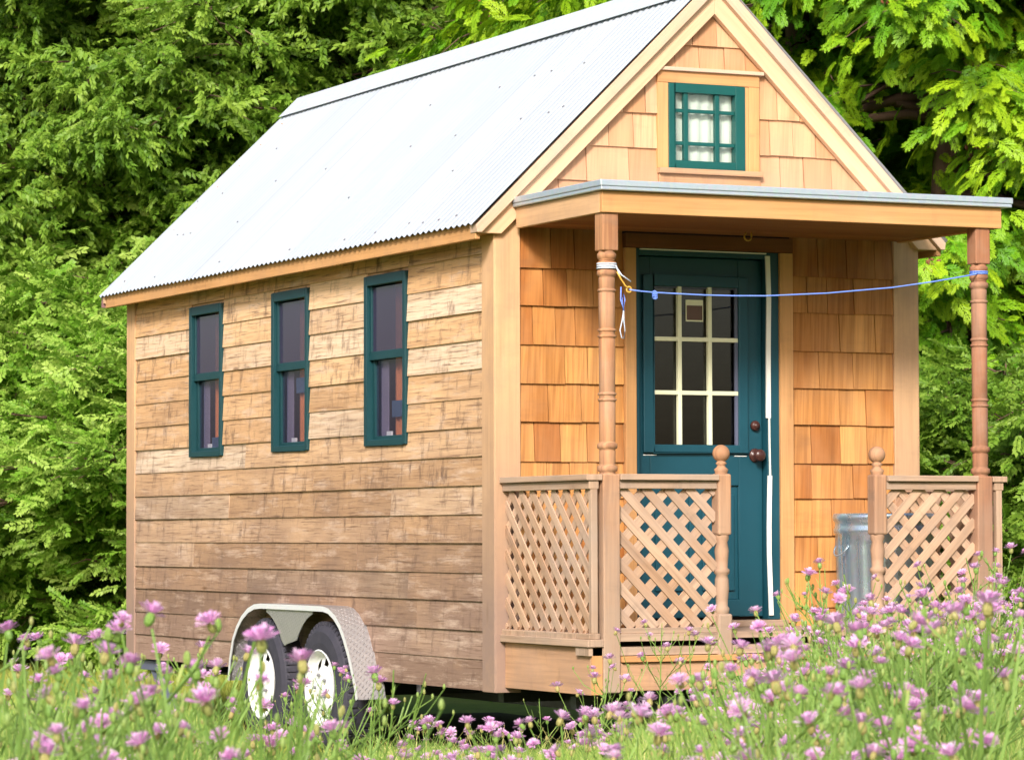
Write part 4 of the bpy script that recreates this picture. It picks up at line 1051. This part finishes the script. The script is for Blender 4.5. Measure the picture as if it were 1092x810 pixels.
def under_house(px, d):
    X = (px-546)/F_PX*d; x = CAM.x+rt.x*X+math.sin(-yaw)*d; y = CAM.y+rt.y*X+math.cos(yaw)*d
    return (x > -.05) & (x < W) & (y > -.95) & (y < L)
q = np.random.default_rng(41); K = 80000
d = 4.2+q.random(K)**.7*15; px = q.uniform(-90, 1180, K)
h = np.minimum(q.uniform(.30, .80, K), zmax(px, d, 22)-GZ-np.abs(q.normal(0, .05, K))); 
ok = (h > .08) & ~under_house(px, d); h, px, d = h[ok], px[ok], d[ok]; K = len(h)
tint = np.clip(q.beta(2, 3.2, K)*.9+(q.random(K) < .10)*.5, 0, 1)
K2 = 36000; d2 = 6+q.random(K2)**.7*13; px2 = np.where(q.random(K2) < .5, q.uniform(-1000, -90, K2), q.uniform(1180, 2200, K2))
px, d = np.concatenate([px, px2]), np.concatenate([d, d2]); h = np.concatenate([h, q.uniform(.2, .6, K2)]); tint = np.concatenate([tint, q.beta(2, 3.2, K2)]); K += K2
blades('meadow_grass', 'grass', px, d, h, q.uniform(.0008, .0021, K), q.uniform(.1, .8, K), tint)
K = 420
px = np.where(q.random(K) < .6, q.uniform(420, 660, K), q.uniform(850, 1100, K)); d = np.where(px < 700, q.uniform(12, 15.5, K), q.uniform(5.5, 9, K))
h = np.minimum(q.uniform(.25, .6, K), np.where(px < 700, .40, zmax(px, d, 60)-GZ)); ok = (h > .1) & ~under_house(px, d)
blades('dry_stalks', 'grass', px[ok], d[ok], h[ok], q.uniform(.0018, .0032, ok.sum()), q.uniform(.3, 1.1, ok.sum()), q.uniform(.85, 1., ok.sum()), seg=4)
K = 90000
d = 17.5+q.random(K)**.8*16; px = np.where(q.random(K) < .45, q.uniform(-140, 420, K), q.uniform(-1000, -140, K))+0*(d); ok = ~under_house(px, d); d, px = d[ok], px[ok]; K = len(d)
blades('lawn_grass', 'lawn', px, d, q.uniform(.05, .17, K), q.uniform(.002, .005, K), q.uniform(.2, .9, K), q.beta(2, 2, K), seg=2)
K = 30000
d = 15+q.random(K)*10; px = np.where(q.random(K) < .3, q.uniform(880, 1250, K), q.uniform(1250, 2200, K)); ok = ~under_house(px, d); d, px = d[ok], px[ok]; K = len(d)
blades('verge_grass', 'grass', px, d, q.uniform(.1, .35, K), q.uniform(.002, .004, K), q.uniform(.2, .9, K), q.beta(2, 4, K), seg=2)

# ------------------------------------------------------------------ knapweed plants
def flower_mesh(seed):
    q = random.Random(seed); b = MB()
    b.lathe([(.0012, -.016), (.0048, -.013), (.0062, -.008), (.0055, -.003), (.0042, 0)], (0, 0, 0), 'z', 8, q.random(), 1)
    for ring, (n, l, w, el) in enumerate(((15, .0175, .0030, .25), (13, .0145, .0026, .75), (9, .011, .0022, 1.2))):
        for k in range(n):
            a = 2*math.pi*(k+q.random()*.6)/n; e = el+q.uniform(-.22, .22); l_ = l*q.uniform(.8, 1.12)
            d_ = Vector((math.cos(a)*math.cos(e), math.sin(a)*math.cos(e), math.sin(e))); s_ = Vector((-math.sin(a), math.cos(a), 0)); o = Vector((0, 0, -.001)); t_ = q.random()*.8+.1*ring
            m = o+d_*l_*.55; tip = o+d_*l_+Vector((0, 0, .0015))
            b.face([o-s_*w*.25, o+s_*w*.25, m+s_*w*.5, m-s_*w*.5], None, t_, 0)
            b.face([m-s_*w*.5, m+s_*w*.5, tip+s_*w*.95+d_*.002, tip, tip-s_*w*.95+d_*.002], None, t_, 0)
    o = b.build('flower_head', [M['petal'], M['bud']]); me = o.data; bpy.data.objects.remove(o); return me
FL = [flower_mesh(i) for i in range(3)]
def plant_proto(seed, Hh, nbr):
    """stem mesh plus the places of its flower heads; first head is the topmost one at height Hh"""
    q = random.Random(seed); b = MB(); heads = []
    lean = Vector((q.uniform(-.1, .1), q.uniform(-.1, .1), 0)); 
    def leaf(p, az, l, el, t_):
        d_ = Vector((math.cos(az)*math.cos(el), math.sin(az)*math.cos(el), math.sin(el))); s_ = Vector((-math.sin(az), math.cos(az), 0))*.0035*max(.6, l/.08)
        m = p+d_*l*.5+Vector((0, 0, .006)); b.face([p, m+s_, p+d_*l, m-s_], None, t_, 0)
    def bud(p):
        b.lathe([(.001, -.008), (.0032, -.006), (.0042, -.001), (.0034, .004), (.0014, .007)], p, 'z', 6, q.random(), 1)
    main = [Vector((0, 0, 0))+lean*s*s*Hh+Vector((0, 0, Hh*s))+Vector((q.gauss(0, .006), q.gauss(0, .006), 0)) for s in (0, .2, .4, .6, .8, .97)]
    b.tube(main, [.0042, .0038, .0034, .003, .0024, .0018], 4, .4)
    heads.append((main[-1]+Vector((0, 0, .016)), (0, 0)))
    for k in range(int(26*Hh)+4): 
        s = q.uniform(.02, .95); j = min(4, int(s*5)); p = main[j].lerp(main[j+1], s*5-j); leaf(p, q.uniform(0, 6.28), q.uniform(.03, .09)*(1.3-s*.7), q.uniform(.1, 1.1), q.uniform(.1, .9))
    for k in range(nbr):
        s = q.uniform(.38, .86); j = min(4, int(s*5)); p = main[j].lerp(main[j+1], s*5-j); az = k*2.4+q.uniform(-.5, .5)
        l = (1-s)*Hh*q.uniform(.7, 1.1)+.05; e1 = q.uniform(.7, 1.15)
        d_ = Vector((math.cos(az)*math.cos(e1), math.sin(az)*math.cos(e1), math.sin(e1)))
        m = p+d_*l*.6; e = m+(d_+Vector((0, 0, .7))).normalized()*l*.45
        ov_ = e.z-(Hh*.97-q.uniform(0, .10)*Hh)
        if ov_ > 0: e.z -= ov_; m.z -= ov_*.6
        b.tube([p, m, e], [.0023, .002, .0016], 3, .45)
        for _ in range(5): w_ = q.random(); leaf(p.lerp(m, w_), q.uniform(0, 6.28), q.uniform(.02, .05), q.uniform(.2, 1.1), q.uniform(.2, 1))
        if q.random() < .55: heads.append((e+Vector((0, 0, .015)), (q.uniform(-.5, .5), q.uniform(-.5, .5))))
        else: bud(e+Vector((0, 0, .008)))
        for _ in range(q.choice((0, 1, 1, 2))):
            w_ = q.uniform(.3, 1); o = p.lerp(m, w_); az2 = az+q.uniform(-1.4, 1.4); e2 = q.uniform(.5, 1.2); l2 = q.uniform(.05, .12)
            t_ = o+Vector((math.cos(az2)*math.cos(e2), math.sin(az2)*math.cos(e2), math.sin(e2)))*l2; t_.z = min(t_.z, Hh*.97)
            b.tube([o, t_], [.0018, .0014], 3, .5)
            r_ = q.random()
            if r_ < .22: heads.append((t_+Vector((0, 0, .014)), (q.uniform(-.6, .6), q.uniform(-.6, .6))))
            else: bud(t_+Vector((0, 0, .008)))
    o = b.build('stems', [M['stem'], M['bud']]); me = o.data; bpy.data.objects.remove(o); return me, heads
PLANTS = [plant_proto(100+i, (.62, .72, .82, .92, 1.0)[i % 5], (5, 7, 8, 9, 10, 6)[i % 6]) for i in range(10)]
zone_of = [(115, 'at the left edge over the lawn'), (260, 'before the rear corner of the siding'), (410, 'in front of the trailer wheels'), (545, 'below the front end of the siding'), (690, 'before the left lattice panel'), (860, 'before the entry steps'), (1000, 'before the trash can and right newel'), (2000, 'at the right edge before the right lattice')]
npl = 0
def plant(px, dist, ptop, pink=1., k=None):
    """a plant whose topmost head stands at photo height ptop when seen from the camera position; height follows from the distance"""
    global npl
    k = rnd.randrange(len(PLANTS)) if k is None else k; me, heads = PLANTS[k]
    top = at(px, ptop, dist); hz = heads[0][0].z; s = (top.z-GZ)/hz
    if s < .3: return
    rz = rnd.uniform(0, 6.28); off = Matrix.Rotation(rz, 3, 'Z') @ heads[0][0]*s
    loc = Vector((top.x-off.x, top.y-off.y, GZ))
    if -.02 < loc.x < W and -.93 < loc.y < L: return
    r = empty('knapweed', loc); r.rotation_euler = (0, 0, rz); r.scale = (s, s, s)
    z = next(n for lim, n in zone_of if px < lim); npl += 1
    size = 'very tall near' if dist < 6 else ('tall' if dist < 11 else 'slender')
    many = 'pink flowers' if pink > .45 else 'pale unopened buds'
    tag(r, f'{size} knapweed with {many} {z}', 'wildflower', f'{size} knapweed {many} {z}')
    o = bpy.data.objects.new('stems', me); COL.objects.link(o); o.parent = r
    for i, (p, (tx, ty)) in enumerate(heads):
        if i and rnd.random() > pink: continue
        if i == 0 and rnd.random() > pink+.25: continue
        f = bpy.data.objects.new('flower_head', FL[rnd.randrange(3)]); COL.objects.link(f); f.parent = r; f.location = p
        f.rotation_euler = (tx+rnd.uniform(-.35, .35), ty+rnd.uniform(-.35, .35), rnd.uniform(0, 6)); fs_ = rnd.uniform(1.0, 1.5)/s*(1.15 if i == 0 else 1); f.scale = (fs_,)*3
# blooms that stand out in the photograph: pixel, height, apparent size
for px, py, w_ in [(24, 690, 26), (80, 686, 19), (162, 654, 22), (118, 722, 20), (31, 759, 15), (103, 796, 21), (50, 803, 24), (278, 681, 24), (322, 704, 22), (216, 690, 16), (228, 720, 10), (68, 790, 18), (100, 753, 13), (318, 734, 10),
                   (634, 722, 10), (650, 702, 8), (575, 742, 9), (845, 703, 24), (892, 700, 12), (902, 712, 18), (826, 726, 21), (838, 735, 18), (946, 734, 16), (926, 748, 19), (892, 741, 22), (902, 762, 22), (862, 770, 22), (872, 786, 18), (892, 784, 20), (980, 792, 22), (846, 791, 16), (811, 796, 16), (952, 708, 10), (1022, 704, 11), (1054, 766, 10), (900, 606, 12), (862, 612, 11), (874, 600, 9), (1040, 605, 13), (1062, 588, 10), (1078, 584, 9), (1044, 592, 9), (928, 640, 12), (960, 650, 12), (1070, 620, 10), (1088, 632, 10), (1030, 640, 10), (735, 672, 8), (706, 660, 8)]:
    dist = min(15.2, max(4.6, F_PX*.036/w_)); plant(px, dist, py, .55)
# the rest of the stand
for i in range(260):
    u = rnd.random(); px = rnd.uniform(-50, 1140); 
    if 430 < px < 650 and rnd.random() < .55: px = rnd.choice((rnd.uniform(-50, 400), rnd.uniform(700, 1140)))
    left = px < 420; mid = 230 < px < 660
    dist = 5.0+10.2*rnd.random()**(1. if left else .6)
    env = float(np.interp(px, ex, ey)); 
    py = env+6+abs(rnd.gauss(0, 1))*(34 if px < 700 else 40)
    if px < 430 and rnd.random() < .22: py = env-rnd.uniform(5, 60)
    if px > 840 and rnd.random() < .35: py = env+rnd.uniform(-18, 25)
    pk = (.08 if rnd.random() < .65 else .5) if left else rnd.choice((.2, .6, .8))
    if px < 430 and rnd.random() < .38: continue
    if mid: dist = max(dist, 9.5)
    plant(px, dist, py, pk)
# broad leaved weed by the steps
wp = empty('broad_leaf_weed', (.66, -D-.22, GZ)); tag(wp, 'bright green broad leaved weed beside the left newel post', 'weed')
b = MB(); q = random.Random(77); b.tube([(0, 0, -.02), (.01, 0, .25), (0, .01, .50)], [.006, .005, .003], 5)
b.build('stem', M['stem'], wp)
lf = []
for k in range(34):
    z = q.uniform(.15, .52); az = q.uniform(0, 6.28); l = q.uniform(.08, .15); el = q.uniform(-.3, .7); b = MB()
    d_ = Vector((math.cos(az)*math.cos(el), math.sin(az)*math.cos(el), math.sin(el))); s_ = Vector((-math.sin(az), math.cos(az), 0)); n_ = d_.cross(s_)
    o = Vector((0, 0, z))+d_*q.uniform(.02, .12); pts = []
    for s in np.linspace(0, 1, 7):
        wd_ = l*.34*math.sin(math.pi*s**.8)**.8*(1+.12*math.sin(s*20)); c = o+d_*l*s-Vector((0, 0, l*.35*s*s)); pts.append((c-s_*wd_+n_*wd_*-.25, c, c+s_*wd_+n_*wd_*-.25))
    t_ = q.random()
    for i in range(6):
        for j in range(2): b.face([pts[i][j], pts[i][j+1], pts[i+1][j+1], pts[i+1][j]], None, t_)
    b.build('leaf', M['weed'], wp)
